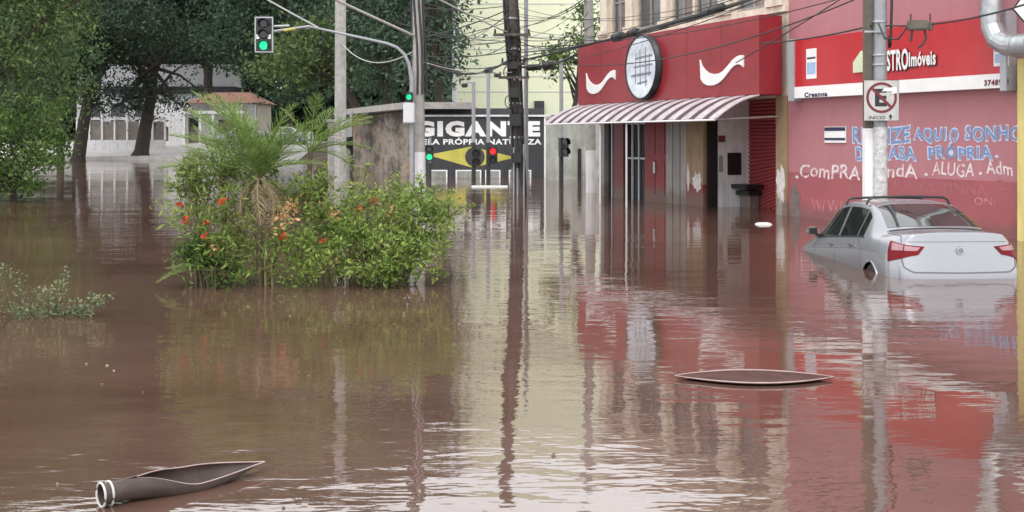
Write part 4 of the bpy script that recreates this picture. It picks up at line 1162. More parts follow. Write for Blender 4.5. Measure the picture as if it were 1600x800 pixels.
def make_car(name, label, group=None):
    o = empty(name, (0, 0, 0), 0, label, 'car', group)
    SU, SV = 9, 9
    us = [i / SU for i in range((NI - 1) * SU + 1)]; vs_ = [j / SV for j in range((NJ - 1) * SV + 1)]
    bm = bmesh.new()
    wheels = [(0.88, 0.37), (3.40, 0.37)]
    for side in (1, -1):
        grid = [[None] * len(vs_) for _ in us]
        for i, u in enumerate(us):
            for j, v in enumerate(vs_):
                p = cs(u, v)
                grid[i][j] = bm.verts.new((p.x, p.y * side, p.z))
        for i in range(len(us) - 1):
            for j in range(len(vs_) - 1):
                q = [grid[i][j], grid[i + 1][j], grid[i + 1][j + 1], grid[i][j + 1]]
                c = sum((w.co for w in q), Vector()) / 4
                if abs(c.y) > 0.6 and any(math.hypot(c.x - wx, c.z - wz) < 0.298 for wx, wz in wheels): continue
                f = bm.faces.new(q); f.smooth = True
    bmesh.ops.remove_doubles(bm, verts=bm.verts[:], dist=0.0008)
    bmesh.ops.recalc_face_normals(bm, faces=bm.faces[:])
    me = bpy.data.meshes.new('body'); bm.to_mesh(me); bm.free(); me.materials.append(M['car_paint'])
    body = link('body', me, o)
    for side in (1, -1):
        for (wx, wz) in wheels:                       # arch lips and wheels
            pts = []
            for k in range(25):
                a = math.pi * (-0.08 + 1.16 * k / 24)
                x, z = wx + math.cos(a) * 0.306, wz + math.sin(a) * 0.306
                yb = 0.862 if z < 0.62 else 0.862 - (z - 0.62) * 0.1
                pts.append((x, yb * side, z))
            MB().tube(pts, 0.016, 8).build('arch_lip', M['car_paint'], body)
            wo = MB().tube([(wx, (0.66) * side, wz), (wx, 0.68 * side, wz), (wx, 0.82 * side, wz), (wx, 0.84 * side, wz)], [0.25, 0.275, 0.275, 0.25], 28).build('wheel', M['rubber'], o)
            MB().tube([(wx, 0.80 * side, wz), (wx, 0.845 * side, wz)], [0.18, 0.17], 20).build('rim', M['chrome'], wo)
            MB().tube([(wx, 0.45 * side, wz), (wx, 0.60 * side, wz)], 0.36, 20).build('arch_liner', M['rubber'], body)
    # glass
    mbg = cpatch([(5.22, 0.0), (6.78, 0.0), (6.80, 2.05), (5.30, 2.15)], 0.005, 10, 6, 1)
    cpatch([(5.22, 0.0), (6.78, 0.0), (6.80, 2.05), (5.30, 2.15)], 0.005, 10, 6, -1, mbg)
    mbg.build('rear_window', M['rear_glass'], o)
    mbg = cpatch([(10.15, 0.0), (11.85, 0.0), (11.85, 2.2), (10.15, 2.2)], 0.005, 10, 6, 1)
    cpatch([(10.15, 0.0), (11.85, 0.0), (11.85, 2.2), (10.15, 2.2)], 0.005, 10, 6, -1, mbg)
    mbg.build('windscreen', M['car_glass'], o)
    for s in (1, -1):
        cpatch([(6.55, 3.22), (7.02, 3.12), (7.05, 3.93), (6.40, 3.93)], 0.005, 6, 5, s).build('quarter_window', M['car_glass'], o)
        cpatch([(7.14, 3.10), (8.55, 3.08), (8.62, 3.93), (7.16, 3.93)], 0.005, 10, 5, s).build('side_window', M['car_glass'], o)
        cpatch([(8.72, 3.08), (10.0, 3.12), (11.45, 3.85), (8.78, 3.93)], 0.005, 12, 5, s).build('side_window', M['car_glass'], o)
        # tail lamp wraps the corner
        lp_ = cpatch([(3.45, 3.95), (1.02, 4.40), (1.30, 5.08), (3.20, 5.55)], 0.012, 14, 6, s).build('tail_lamp', M['lamp_red'], o)
        cpatch([(3.15, 4.14), (2.12, 4.28), (2.10, 4.76), (2.95, 4.82)], 0.016, 8, 4, s).build('clear_lens', M['lamp_clear'], lp_)
        cpatch([(2.04, 4.32), (1.22, 4.48), (1.36, 4.78), (2.02, 4.78)], 0.016, 8, 4, s).build('clear_lens', M['lamp_clear'], lp_)
        dl = MB()
        cstrip([(7.06, 3.0), (7.06, 4.0), (6.2, 4.9), (6.1, 6.2)], 0.007, 0.003, s, dl)
        cstrip([(8.66, 3.0), (8.68, 4.0), (8.68, 6.8)], 0.007, 0.003, s, dl)
        cstrip([(11.3, 3.95), (11.1, 5.0), (11.1, 6.8)], 0.007, 0.003, s, dl)
        cstrip([(4.2, 5.12), (7.0, 5.05), (11.6, 5.15)], 0.007, 0.003, s, dl)
        dl.build('door_gap', M['seam'], body)
        cstrip([(6.3, 3.97), (8.0, 3.97), (11.5, 3.95)], 0.018, 0.007, s).build('window_trim', M['black'], body)
        for uu in (7.35, 9.05):
            p = cs(uu, 4.72); n_ = cnorm(uu, 4.72)
            q = p + n_ * 0.025
            MB().box(q.x - 0.09, q.x + 0.09, s * q.y - 0.014, s * q.y + 0.014, q.z - 0.016, q.z + 0.016, 0.010).build('door_handle', M['car_paint'], o)
            MB().box(q.x - 0.055, q.x + 0.055, s * (q.y - 0.022) - 0.006, s * (q.y - 0.022) + 0.006, q.z - 0.04, q.z - 0.005, 0.004).build('handle_recess', M['seam'], body)
        mi = MB().box(3.0, 3.13, s * 0.905 - 0.085, s * 0.905 + 0.085, 0.95, 1.075, 0.04).build('mirror', M['car_paint'], o)
        MB().box(2.99, 2.999, s * 0.905 - 0.06, s * 0.905 + 0.06, 0.965, 1.055).build('mirror_glass', M['black'], mi)
        MB().box(3.0, 3.10, s * 0.80 - 0.05, s * 0.80 + 0.05, 0.93, 0.97, 0.01).build('mirror_foot', M['black'], mi)
        cpatch([(13.2, 3.9), (14.4, 3.9), (14.5, 5.3), (13.6, 5.2)], 0.012, 8, 5, s).build('headlamp', M['lamp_clear'], o)
    tg = MB()
    for s in (1, -1):
        cstrip([(2.30, 5.0), (2.05, 5.7), (1.5, 6.02), (0.0, 6.08)], 0.016, 0.004, s, tg)
        cstrip([(2.4, 3.95), (2.95, 3.2), (4.6, 2.55), (5.1, 2.35)], 0.010, 0.004, s, tg)
    tg.build('boot_gap', M['seam'], body)
    sp = MB()
    for s in (1, -1):
        cpatch([(0.0, 3.0), (1.9, 3.0), (1.9, 3.85), (0.0, 3.85)], 0.012, 12, 4, s, sp)
    sp.build('boot_lip', M['car_paint'], body)
    lo = MB().tube([(0.065, 0, 0.835), (0.035, 0, 0.835)], [0.055, 0.050], 20).build('round_badge', M['chrome'], o)
    MB().tube([(0.038, 0, 0.835), (0.030, 0, 0.835)], [0.036, 0.034], 18).build('badge_centre', M['grey_stroke'], lo)
    bar = MB().tube([(1.62, -0.60, 1.40), (1.62, -0.56, 1.47), (1.62, -0.50, 1.495), (1.62, 0, 1.51), (1.62, 0.50, 1.495), (1.62, 0.56, 1.47), (1.62, 0.60, 1.40)], 0.017, 8)
    bar.build('roof_bar', M['black'], o)
    bar = MB().tube([(2.42, -0.60, 1.40), (2.42, -0.56, 1.47), (2.42, -0.50, 1.49), (2.42, 0, 1.505), (2.42, 0.50, 1.49), (2.42, 0.56, 1.47), (2.42, 0.60, 1.40)], 0.017, 8)
    bar.build('roof_bar', M['black'], o)
    cstrip([(5.05, 0.0), (5.05, 2.2)], 0.03, 0.006, 1, cstrip([(5.05, 0.0), (5.05, 2.2)], 0.03, 0.006, -1)).build('window_seal', M['black'], body)
    return o

CAR = make_car('flooded_car', 'silver sedan sunk to its bumper in flood water by the pink wall')
# local x forward: nose turned a little left of the view direction and sinking
heading = R(90 + 3.5)
CAR.rotation_mode = 'XYZ'
pitch = R(3.2)
rotm = Matrix.Rotation(heading, 4, 'Z') @ Matrix.Rotation(pitch, 4, 'Y')
CAR.matrix_world = Matrix.Translation((gx(1506, 13.75), 13.75, -0.485)) @ rotm @ Matrix.Diagonal((0.97, 0.95, 0.98, 1))
for i, (px, Y, hd, lab) in enumerate(((420, 97, 200, 'white car parked on the far bank left of the pier'), (486, 96, 165, 'pale car parked on the far bank right behind the pier'))):
    c = copy_tree(CAR)
    c.name = 'parked_car'
    tag(c, lab, 'car', 'cars parked on the far bank')
    c.matrix_world = Matrix.Translation((gx(px, Y), Y, float(ground_height(np.array(gx(px, Y)), np.array(Y * 1.0))) + 0.05)) @ Matrix.Rotation(R(hd), 4, 'Z')

# ------------------------------------------------------------------ plants on the drowned traffic island
def frond_mesh(name, length, pairs, leaf_len, arch, m, rg, width=0.022, vee=0.5):
    """feather frond lying along +x, arching down; rachis and leaflets"""
    mb = MB()
    pts = []
    for i in range(11):
        t = i / 10
        pts.append(Vector((length * (t - 0.12 * arch * t * t), 0, length * (-arch * 0.55 * t * t))))
    mb.tube(pts, [0.012 * (1 - 0.8 * i / 10) + 0.002 for i in range(11)], 5, cap=False)
    for k in range(pairs):
        t = 0.16 + 0.82 * k / (pairs - 1)
        f = t * 10; i = min(int(f), 9); p = pts[i].lerp(pts[i + 1], f - i)
        tan = (pts[i + 1] - pts[i]).normalized()
        ll = leaf_len * (math.sin(math.pi * (0.18 + 0.80 * t)) ** 0.7) * rg.uniform(0.8, 1.15)
        for s in (-1, 1):
            d = (tan * rg.uniform(0.8, 1.2) + Vector((0, s, 0)) * rg.uniform(0.55, 0.9) + Vector((0, 0, vee * rg.uniform(0.3, 1.0)))).normalized()
            w = tan * width * 0.5
            mid = p + d * ll * 0.5
            tip = p + d * ll + Vector((0, 0, -ll * rg.uniform(0.10, 0.45)))
            mb.add([p - w * 0.6, p + w * 0.6, mid + w, tip, mid - w], [(0, 1, 2, 4), (4, 2, 3)])
    me = bpy.data.meshes.new(name)
    me.from_pydata(mb.v, [], mb.f); me.materials.append(m)
    return me

rp = random.Random(17)
YI = 13.4
green_fr = [frond_mesh('frond', 1.0, 24, 0.34, 0.25 + 0.25 * k, M['frond'], rp, 0.015, 0.6) for k in range(4)]
dry_fr = [frond_mesh('dry_frond', 0.62, 20, 0.22, 1.3, M['frond_dry'], rp, 0.014, 0.0) for _ in range(2)]
def place_frond(parent, me, base, tip_dir, scale, roll=0.0, name='frond'):
    o = link(name, me, parent)
    d = Vector(tip_dir).normalized()
    q = d.to_track_quat('X', 'Z')
    o.rotation_mode = 'QUATERNION'
    o.rotation_quaternion = q @ Matrix.Rotation(roll, 3, 'X').to_quaternion()
    o.location = base; o.scale = (scale,) * 3
    return o
PALM = empty('feather_palm', (gx(405, YI - .2), YI - 0.2, -0.7), 0, 'feathery palm with drooping dry skirt rising from the island shrubs', 'palm')
ch = 0.7 + 1.28
MB().tube([(0, 0, 0), (0.01, 0, 1.0), (-0.02, 0, ch)], [0.055, 0.04, 0.045], 10).build('trunk', M['twig'], PALM)
MB().tube([(0.10, -0.05, 0.2), (0.07, -0.05, 1.15)], [0.018, 0.012], 6).build('dead_stem', M['frond_dry'], PALM)
MB().tube([(0.19, -0.10, 0.3), (0.15, -0.08, 1.1)], [0.014, 0.010], 6).build('dead_stem', M['frond_dry'], PALM)
dirs = []
for k in range(30):
    az = k * 2.39996 + rp.uniform(-0.6, 0.6)
    el = R(18 + 64 * (1 - k / 36) ** 0.8 + rp.uniform(-8, 8))
    dirs.append((math.cos(az) * math.cos(el), math.sin(az) * math.cos(el), math.sin(el), rp.uniform(0.55, 1.2)))
for i, (a, b, c, s) in enumerate(dirs):
    place_frond(PALM, green_fr[i % 4], (0.02 * a, 0.02 * b, ch - 0.03), (a, b, c), s * (0.74 + 0.16 * (i % 3 == 0)), rp.uniform(-0.5, 0.5))
for (a, b, c, s) in ((-.42, 0, 1, 1.22), (-.34, .1, 1, 1.15), (-.55, -.1, .9, 1.1), (-.2, -.15, 1, 1.05), (.25, -.1, 1, .95), (-.8, -.2, .7, 1.1), (-1, -.1, .35, 1.15), (.5, -.2, .8, .95), (.8, -.2, .35, .85)):
    place_frond(PALM, green_fr[1], (0, 0, ch), (a, b, c), s)
for k in range(7):
    az = k * 2.39996
    place_frond(PALM, dry_fr[k % 2], (0.03 * math.cos(az), 0.03 * math.sin(az) - 0.02, ch - 0.06), (math.cos(az) * 0.55, math.sin(az) * 0.55 - 0.15, -0.35), rp.uniform(0.55, 0.95), rp.uniform(-1, 1), 'dry_frond')
PALM3 = empty('feather_palm', (gx(352, YI + .3), YI + 0.3, -0.7), 0, 'slender upright palm plume rising left behind the main palm', 'palm')
MB().tube([(0, 0, 0), (-0.02, 0, 1.2), (-0.02, 0, 2.15)], [0.035, 0.028, 0.025], 8).build('trunk', M['twig'], PALM3)
for i in range(15):
    az = i * 2.39996 + rp.uniform(-.4, .4); el = R(rp.uniform(38, 86))
    place_frond(PALM3, green_fr[i % 3], (-0.02, 0, 2.12 - 0.03 * i), (math.cos(az) * math.cos(el), math.sin(az) * math.cos(el), math.sin(el)), rp.uniform(0.55, 0.92), rp.uniform(-.6, .6))
PALM2 = empty('feather_palm', (gx(478, YI + .5), YI + 0.5, -0.7), 0, 'second feather palm arching to the right over the shrubs', 'palm')
MB().tube([(0, 0, 0), (0.02, 0, 1.1), (0.05, 0, 2.25)], [0.04, 0.03, 0.03], 8).build('trunk', M['twig'], PALM2)
for i, (a, b, c, s) in enumerate(((.75, -.1, .75, 1.0), (.9, .1, .45, .85), (.45, .1, 1, .9), (.1, -.2, 1, .85), (-.3, .1, .9, .75), (-.6, -.2, .5, .6), (.95, -.3, .15, .8), (.6, -.4, .5, .8), (.25, .3, .9, .8), (.55, .25, .7, .95), (-.1, -.5, .4, .6))):
    place_frond(PALM2, green_fr[(i + 1) % 4], (0.05, 0, 2.22), (a, b, c), s * 0.88, rp.uniform(-0.3, 0.3))

def shrub(name, label, base, blobs, leafm, leaf, per, leaves, crad, seed, stems=16, flowers=None, aspect=0.36, cat='shrub', group=None, zcut=0.0, droop=0.15, sprays=26, leafm2=None):
    rg = np.random.default_rng(seed)
    o = empty(name, base, 0, label, cat, group)
    b = Vector(base)
    P, cents = clump_points([((c[0] - b.x, c[1] - b.y, c[2] - b.z), r) for c, r in blobs], per, leaves, crad, rg, 0.25, 0.8)
    P = P[P[:, 2] + b.z > zcut]
    sm = MB()
    pick = rg.choice(len(cents), size=min(stems, len(cents)), replace=False)
    for q in pick:
        e = Vector(cents[q]); s = Vector((e.x * 0.35 + rg.uniform(-.1, .1), e.y * 0.4, 0.0))
        md = s.lerp(e, 0.55) + Vector((rg.uniform(-.06, .06), rg.uniform(-.06, .06), 0.06))
        sm.tube([s, md, e], [0.016, 0.011, 0.004], 5)
    sh_ = []
    for q in range(sprays):                       # long shoots that stick out of the mass
        c, r = blobs[rg.integers(len(blobs))]
        s = Vector(c) - b
        az = rg.uniform(0, 6.283); el = rg.uniform(0.1, 1.4)
        L = (max(r[0], r[2]) * rg.uniform(1.0, 1.5))
        e = s + Vector((math.cos(az) * math.cos(el) * L * 1.0, math.sin(az) * math.cos(el) * L * .6, math.sin(el) * L))
        md = s.lerp(e, 0.5) + Vector((0, 0, L * 0.12))
        pth = [s, md, e]
        sm.tube(pth, [0.008, 0.006, 0.002], 4)
        for k in range(34):
            t = rg.uniform(0.35, 1.0)
            w = s.lerp(md, t * 2) if t < .5 else md.lerp(e, 2 * t - 1)
            sh_.append(np.array(w) + rg.normal(size=3) * 0.035)
    sh_ = np.array(sh_)
    P = np.concatenate([P, sh_]) if len(sh_) else P
    P = P[P[:, 2] + b.z > zcut]
    sm.build('stems', M['twig'], o)
    half = rg.random(len(P)) < 0.35
    leaf_object('leaves', P[~half], leaf, M[leafm], o, aspect, droop, seed)
    leaf_object('leaves', P[half], leaf * 1.35, M[leafm2 or leafm], o, aspect * 0.8, droop, seed + 1)
    if flowers:
        for (px, py, Y, n, sz_, mm) in flowers:
            c = np.array(at(px, py, Y)) - np.array(b)
            F = c + rg.normal(size=(n, 3)) * np.array([sz_, sz_, sz_])
            tag(leaf_object('flower_cluster', F, 0.05, M[mm], o, 0.6, 0.0, seed + int(px)), kind='stuff')
    return o

shrub('island_shrub', 'shrub with narrow leaves and red flowers left around the palm foot', (gx(345, YI), YI, -0.6),
      [B(320, 330, YI, 62, 62, .45), B(375, 360, YI - .2, 70, 66, .5), B(290, 300, YI, 36, 34, .3), B(425, 400, YI - .3, 62, 40, .45), B(330, 405, YI - .3, 55, 34, .35), B(395, 300, YI + .2, 60, 48, .4), B(345, 285, YI + .1, 50, 42, .35), B(440, 300, YI + .1, 45, 50, .35), B(300, 270, YI, 26, 26, .25)],
      'leaf_shrub2', 0.070, 62, 32, 0.095, 51, 30,
      [(290, 345, YI - .5, 14, .022, 'flower'), (345, 314, YI - .5, 10, .02, 'flower'), (283, 320, YI - .4, 10, .018, 'flower'), (322, 347, YI - .6, 8, .02, 'flower'), (442, 368, YI - .8, 14, .02, 'flower'), (318, 368, YI - .55, 9, .02, 'flower'), (337, 388, YI - .6, 9, .025, 'dry_flower'), (440, 340, YI - .7, 60, .075, 'dry_flower'), (455, 325, YI - .65, 40, .06, 'dry_flower')],
      aspect=0.26, sprays=40, leafm2='leaf_shrub')
shrub('island_shrub', 'broad shrub with small bright leaves at right on the flooded island', (gx(560, YI), YI, -0.6),
      [B(520, 380, YI - .1, 80, 62, .55), B(600, 390, YI - .2, 85, 58, .6), B(665, 345, YI, 62, 52, .45), B(500, 318, YI + .2, 44, 52, .4), B(560, 332, YI + .2, 74, 48, .5), B(620, 330, YI + .1, 60, 42, .45), B(640, 410, YI - .3, 50, 34, .4), B(470, 410, YI - .4, 50, 34, .35), B(700, 340, YI, 30, 34, .3), B(575, 422, YI - .4, 50, 20, .35)],
      'leaf_shrub', 0.052, 120, 34, 0.085, 52, 44,
      [(505, 378, YI - .8, 8, .018, 'flower'), (583, 313, YI - .2, 10, .02, 'flower'), (560, 325, YI - .4, 8, .02, 'flower'), (612, 330, YI - .4, 8, .03, 'dry_flower'), (520, 335, YI - .4, 18, .04, 'dry_flower')],
      aspect=0.42, sprays=46, leafm2='leaf_shrub2')
shrub('trailing_shrub', 'low dark shrub trailing over water at left foot of island', (gx(325, YI - .4), YI - 0.4, -0.6),
      [B(320, 418, YI - .4, 42, 22, .3), B(290, 405, YI - .4, 26, 16, .2), B(350, 432, YI - .5, 36, 16, .25)], 'leaf_bush', 0.06, 120, 30, 0.06, 53, 14, aspect=0.35)
SEED = empty('palm_seedling', (gx(335, 12.9), 12.9, -0.5), 0, 'small palm seedling trailing pale fronds over water left of the island', 'palm')
MB().tube([(0, 0, 0), (-0.02, 0, 0.55), (-0.03, 0, 0.72)], [0.02, 0.015, 0.012], 6).build('stem', M['twig'], SEED)
for i, (a, b, c, sc) in enumerate(((-1, -.1, .22, .62), (-1, .25, .4, .58), (-.8, -.4, .5, .5), (-.4, .2, .9, .45))):
    place_frond(SEED, green_fr[i % 2 + 2], (-0.03, 0, 0.70), (a, b, c), sc)
# feathery plant at the left edge
YL = 10.9
FS = empty('feathery_shrub', (gx(60, YL), YL, -0.6), 0, 'sparse feathery plant with tiny pale leaves at lower left', 'plant')
sm = MB(); LP = []
rgl = np.random.default_rng(61)
tips = [(10, 410), (30, 425), (-20, 395), (60, 455), (75, 445), (95, 440), (105, 425), (120, 470), (150, 458), (175, 455), (165, 470), (130, 480), (45, 480), (90, 480), (5, 470), (-30, 440), (110, 490), (70, 490), (20, 490), (140, 492)]
for (px, py) in tips:
    e = at(px, py, YL + rgl.uniform(-.3, .3)) - FS.location
    s = Vector((e.x * 0.45, 0.1 * rgl.normal(), 0.45))
    md = s.lerp(e, 0.5) + Vector((0, 0, 0.08))
    sm.tube([s, md, e], [0.008, 0.006, 0.002], 5)
    for k in range(75):
        t = rgl.uniform(0.15, 1.0)
        q = s.lerp(md, t * 2) if t < 0.5 else md.lerp(e, t * 2 - 1)
        LP.append(np.array(q) + rgl.normal(size=3) * 0.028)
sm.build('stems', M['twig'], FS)
LP = np.array(LP); LP = LP[LP[:, 2] > 0.6]
leaf_object('leaves', LP, 0.035, M['leaf_pale'], FS, 0.5, 0.0, 62)

# ------------------------------------------------------------------ floating husks and litter
def husk(name, label, loc, rz, length, width, depth, open_from, mat_in, tube_end, tilt=0.0):
    """boat shaped half shell pointed at the ends"""
    o = empty(name, loc, rz, label, 'floating husk')
    n, m_ = 28, 12
    inner, outer = [], []
    rimL, rimR = [], []
    for i in range(n + 1):
        t = i / n
        x = (t - 0.5) * length
        if tube_end:
            w = width * (0.34 + 0.66 * math.sin(math.pi * min(1, t * 0.9 + 0.12)) ** 0.9) * (1 - max(0, (t - 0.55) / 0.45) ** 2.0)
        else:
            w = width * math.sin(math.pi * t) ** 0.85
        w = max(w, 0.004)
        dpt = depth * (w / width) ** 0.8
        lift = 0.10 * depth * (2 * t - 1) ** 2
        for j in range(m_ + 1):
            a = math.pi * j / m_
            y = math.cos(a) * w / 2; z = lift - math.sin(a) * dpt
            inner.append((x, y, z)); outer.append((x, y * 1.04, z - 0.006))
        rimL.append((x, w / 2, lift)); rimR.append((x, -w / 2, lift))
    k = m_ + 1
    fs = [(i * k + j, (i + 1) * k + j, (i + 1) * k + j + 1, i * k + j + 1) for i in range(n) for j in range(m_)]
    me = MB().add(inner + outer, fs + [tuple(q + len(inner) for q in f[::-1]) for f in fs], True)
    me.build('shell', mat_in, o, None, (tilt, 0, 0))
    MB().tube(rimL, [0.003 + 0.0035 * math.sin(math.pi * i / n) for i in range(n + 1)], 6).tube(rimR, [0.003 + 0.0035 * math.sin(math.pi * i / n) for i in range(n + 1)], 6).build('rim', M['husk_rim'], o, None, (tilt, 0, 0))
    return o
h1 = husk('floating_husk', 'slim reddish boat shaped husk floating in front of the pink reflection', (gx(1178, 8.05), 8.05, 0.022), R(-2), 1.10, 0.44, 0.017, 0, M['husk_pink'], False)

YH = 5.75
HUS = empty('floating_tube', (-1.575, 5.56, -0.006), R(40.6), 'split dark tube with ringed open end floating at lower left', 'floating tube')
# a tube at the left end that opens into a trough and closes to a point at the right
n, m_ = 36, 20
shell_o, shell_i, rim_a, rim_b = [], [], [], []
LEN = 0.83
for i in range(n + 1):
    t = i / n
    x = (t - 0.5) * LEN
    op = min(1.0, max(0.0, (t - 0.10) / 0.45)); op = op * op * (3 - 2 * op)      # how far the tube is slit open
    r = 0.046 + 0.020 * math.sin(math.pi * min(1, max(0, (t - 0.1) / 0.9))) 
    taper = 1 - max(0, (t - 0.5) / 0.5) ** 1.8
    r = max(r * taper, 0.002)
    half = math.pi * (1.0 - 0.40 * op)          # the shell covers +-half around the bottom
    z0_ = 0.030 * (1 - op) + 0.012 + 0.03 * t
    for j in range(m_ + 1):
        a = -half + 2 * half * j / m_
        y, z = math.sin(a) * r * (1 + 0.35 * op), -math.cos(a) * r
        shell_i.append((x, y, z0_ + z + 0.02)); shell_o.append((x, y * 1.06, z0_ + z * 1.06 + 0.02))
    rim_a.append(shell_i[-1]); rim_b.append(shell_i[-1 - m_])
k = m_ + 1
fs = [(i * k + j, (i + 1) * k + j, (i + 1) * k + j + 1, i * k + j + 1) for i in range(n) for j in range(m_)]
MB().add(shell_i + shell_o, fs + [tuple(q + len(shell_i) for q in f[::-1]) for f in fs], True).build('shell', M['husk'], HUS)
MB().tube(rim_a[7:], 0.0032, 6).tube(rim_b[7:], 0.0032, 6).build('rim', M['husk_rim'], HUS)
for x in (-0.418, -0.380):
    c = [(x, math.sin(2 * math.pi * q / 24) * 0.054, 0.062 - math.cos(2 * math.pi * q / 24) * 0.054) for q in range(25)]
    MB().tube(c, 0.006, 6, cap=False).build('ring', M['plate'], HUS)

HUS.rotation_mode = 'XYZ'
HUS.matrix_world = Matrix.Translation((-1.575, 5.56, -0.006)) @ Matrix.Rotation(R(40.6), 4, 'Z') @ Matrix.Rotation(R(16), 4, 'X')
PL = empty('floating_plank', (gx(765, 66), 40.0, 0.0), R(2), 'thin white plank floating before the mural', 'plank')
PL.location = (gx(765, 39.5), 39.5, 0.02)
MB().box(-0.62, 0.62, -0.07, 0.07, -0.04, 0.025, 0.008).build('board', M['white_paint'], PL)
FT = empty('floating_tray', (gx(1193, 22.4), 22.4, 0.0), R(10), 'small white foam tray floating in front of the shutter', 'tray')
MB().box(-0.14, 0.14, -0.10, 0.10, -0.03, 0.025, 0.012).build('tray', M['white_paint'], FT)
MB().box(-0.10, 0.10, -0.07, 0.07, 0.0252, 0.038, 0.005).build('rim', M['white_paint'], FT)
rg = np.random.default_rng(77)
n = 36
Yd = 4.8 + 14 * rg.random(n) ** 1.4
Xd = (rg.uniform(20, 1000, n) - 800) / FPX * Yd
D = np.stack([Xd, Yd, np.full(n, 0.006)], 1)
tag(leaf_object('floating_litter', D, 0.028, M['litter'], None, 0.5, 0, 78, flat=0.97), 'tiny pale leaf bits scattered over the brown water', 'litter', kind='stuff')

# ------------------------------------------------------------------ overhead cables
def cable(label, pts, r=0.02, m='cable', sag=0.3, name='overhead_cable', group='overhead cables across the street', extra=None):
    a, b = Vector(pts[0]), Vector(pts[-1])
    if len(pts) == 2:
        pp = [a.lerp(b, i / 16) - Vector((0, 0, sag * 4 * (i / 16) * (1 - i / 16))) for i in range(17)]
    else:
        pp = [Vector(p) for p in pts]
    o = empty(name, pp[0], 0, label, 'cable', group)
    MB().tube([p - pp[0] for p in pp], r, 6).build('wire', M[m], o)
    if extra:
        for (t, L, w) in extra:
            f = t * (len(pp) - 1); i = min(int(f), len(pp) - 2); q = pp[i].lerp(pp[i + 1], f - i) - pp[0]
            d = (pp[i + 1] - pp[i]).normalized()
            MB().tube([q - d * L / 2, q - d * L * 0.4, q + d * L * 0.4, q + d * L / 2], [w * 0.5, w, w, w * 0.5], 10).build('splice_case', M['black'], o)
    return o
pc = at(806, 100, YB)
end = at(1362, -60, YP)
cable('thick cable with three black splice cases crossing the red fascia', (at(808, 96, YB), at(1366, -62, YP)), 0.028, sag=0.10, extra=[(0.42, 0.5, 0.11), (0.47, 0.42, 0.10), (0.70, 0.62, 0.085)])
cable('upper one of the two thin cables skirting the top edge of the fascia', (at(806, 70, YB), at(1366, -85, YP)), 0.016, sag=0.55)
cable('lower one of the two thin cables skirting the top edge of the fascia', (at(806, 82, YB), at(1366, -75, YP)), 0.018, sag=0.35)
cable('thin cable from the fascia corner to the twin poles', (at(1187, 68, 24.0), at(1362, 40, YP)), 0.016, sag=0.05)
cable('cable with hanging black amplifier right of the twin poles', (at(1380, 40, YP), at(1640, -6, 15.0)), 0.014, sag=0.12)
cable('thin cable slanting across the upper pink wall', (at(1150, 98, 23.9), at(1330, -12, 19.5)), 0.011, sag=0.02)
AMP = empty('cable_amplifier', at(1436, 38, 17.4), R(-10), 'grey black cable amplifier hanging beside the twin poles', 'amplifier')
MB().box(-0.17, 0.13, -0.07, 0.07, -0.09, 0.06, 0.02).box(0.13, 0.20, -0.06, 0.06, -0.10, 0.04, 0.02).build('case', M['pole_dark'], AMP)
for x in (-0.12, 0.16):
    MB().tube([(x, 0, 0.05), (x, 0, 0.16)], 0.012, 6).build('hanger', M['cable'], AMP)
MB().tube([(-0.10, 0, -0.09), (-0.11, 0, -0.20), (-0.12, 0, -0.26)], 0.018, 6).build('tail_cable', M['cable'], AMP)
MB().tube([(0.08, 0, -0.09), (0.10, 0, -0.22), (0.04, 0, -0.32), (-0.02, 0, -0.36)], 0.018, 6).build('tail_cable', M['cable'], AMP)
MB().tube([(-0.16, 0, -0.02), (-0.30, 0.02, -0.22), (-0.48, 0.1, -0.20), (-0.55, 0.3, 0.05)], 0.016, 6).build('loop_cable', M['cable'], AMP)
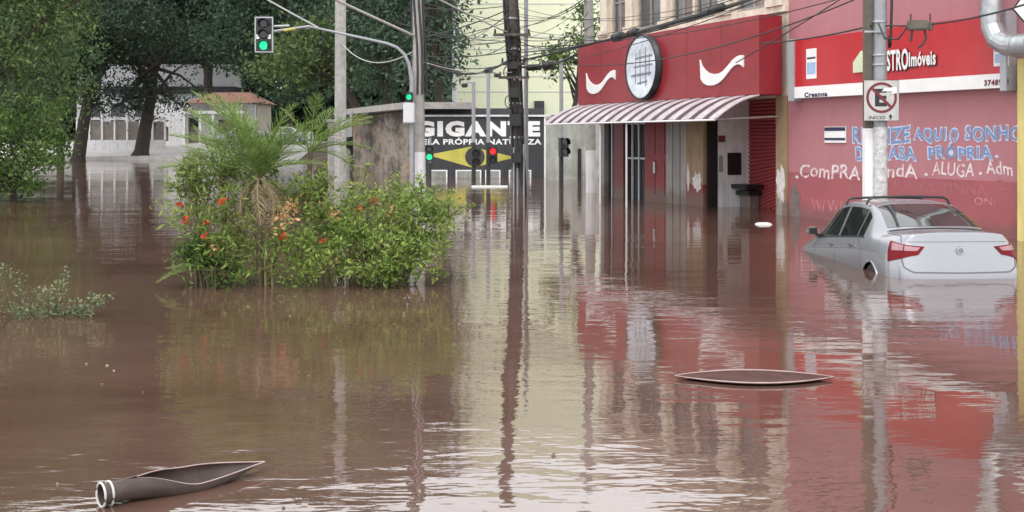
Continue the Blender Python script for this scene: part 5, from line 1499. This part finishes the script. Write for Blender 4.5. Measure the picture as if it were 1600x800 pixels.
# left of the dark pole
cable('pale cable running down right from the top towards the dark pole', (at(660, -14, 27.2), at(796, 52, YB)), 0.022, 'cable_grey', sag=0.02)
cable('thick pale cable from the white footed pole to the upper left', (at(652, 58, 27), at(380, -70, 23)), 0.03, 'cable_grey', sag=0.02)
for py0, px1, py1, r, lab in ((8, 690, 10, .014, 'topmost dark cable left of the dark pole'), (12, 690, 58, .018, 'slanting dark cable left of the dark pole'), (32, 690, 62, .012, 'thin cable left of the dark pole under the slanting one'), (64, 690, 66, .012, 'level thin cable left of the dark pole'), (80, 690, 86, .016, 'level thicker cable left of the dark pole, second lowest')):
    cable(lab, (at(800, py0, YB), at(px1 - 35, py1 + 2, 30)), r, sag=0.08)
cable('lowest heavy cable with black splice left of the dark pole', (at(800, 90, YB), at(655, 92, 27.3)), 0.03, sag=0.42, extra=[(0.30, 0.55, 0.075)])
for px1, py1, r, sag, lab in ((1000, 60, .012, .4, 'thin cable right of the dark pole before the pale green block'), (960, 40, .012, .3, 'upper thin cable right of the dark pole before the pale green block')):
    cable(lab, (at(804, 30 if px1 < 980 else 60, YB), at(px1 - 38, py1 - 45, 35.4)), r, sag=sag)
cable('heavy cable loop between dark pole and small street tree', (at(808, 104, YB), at(922, 70, 35.2)), 0.035, sag=0.25, extra=[(0.22, 0.5, 0.10), (0.42, 0.40, 0.13)])
cable('drooping thin cable in front of the wood', (at(536, 70, 43.8), at(655, 75, 27)), 0.018, 'cable_grey', sag=0.5)
cable('thin cable low in front of the wood', (at(655, 95, 27.2), at(806, 112, YB)), 0.014, 'cable_grey', sag=0.15)


rc_ = random.Random(23)
for k in range(9):
    y0, y1 = rc_.uniform(-20, 105), rc_.uniform(-30, 95)
    cable('thin dark wire of the tangle left of the dark pole', (at(802, y0, YB - .2), at(rc_.uniform(560, 660), y1, rc_.uniform(26, 40))), rc_.choice((.008, .011, .014)), sag=rc_.uniform(0.1, 0.6), group='wire tangle left of the dark pole')
for k in range(8):
    y0, y1 = rc_.uniform(-10, 110), rc_.uniform(-80, -10)
    cable('thin dark wire of the bundle between dark pole and twin poles', (at(806, y0, YB - .2), at(1366, y1, YP)), rc_.choice((.008, .010, .013)), sag=rc_.uniform(0.1, 0.7), group='wire bundle between dark pole and twin poles')
for k in range(6):
    y0 = rc_.uniform(0, 110)
    cable('thin dark wire between dark pole and the pole by the awning', (at(806, y0, YB), at(921, rc_.uniform(-20, 60), 35.3)), rc_.choice((.008, .012)), sag=rc_.uniform(0.1, 0.5), group='wires between dark pole and awning pole')
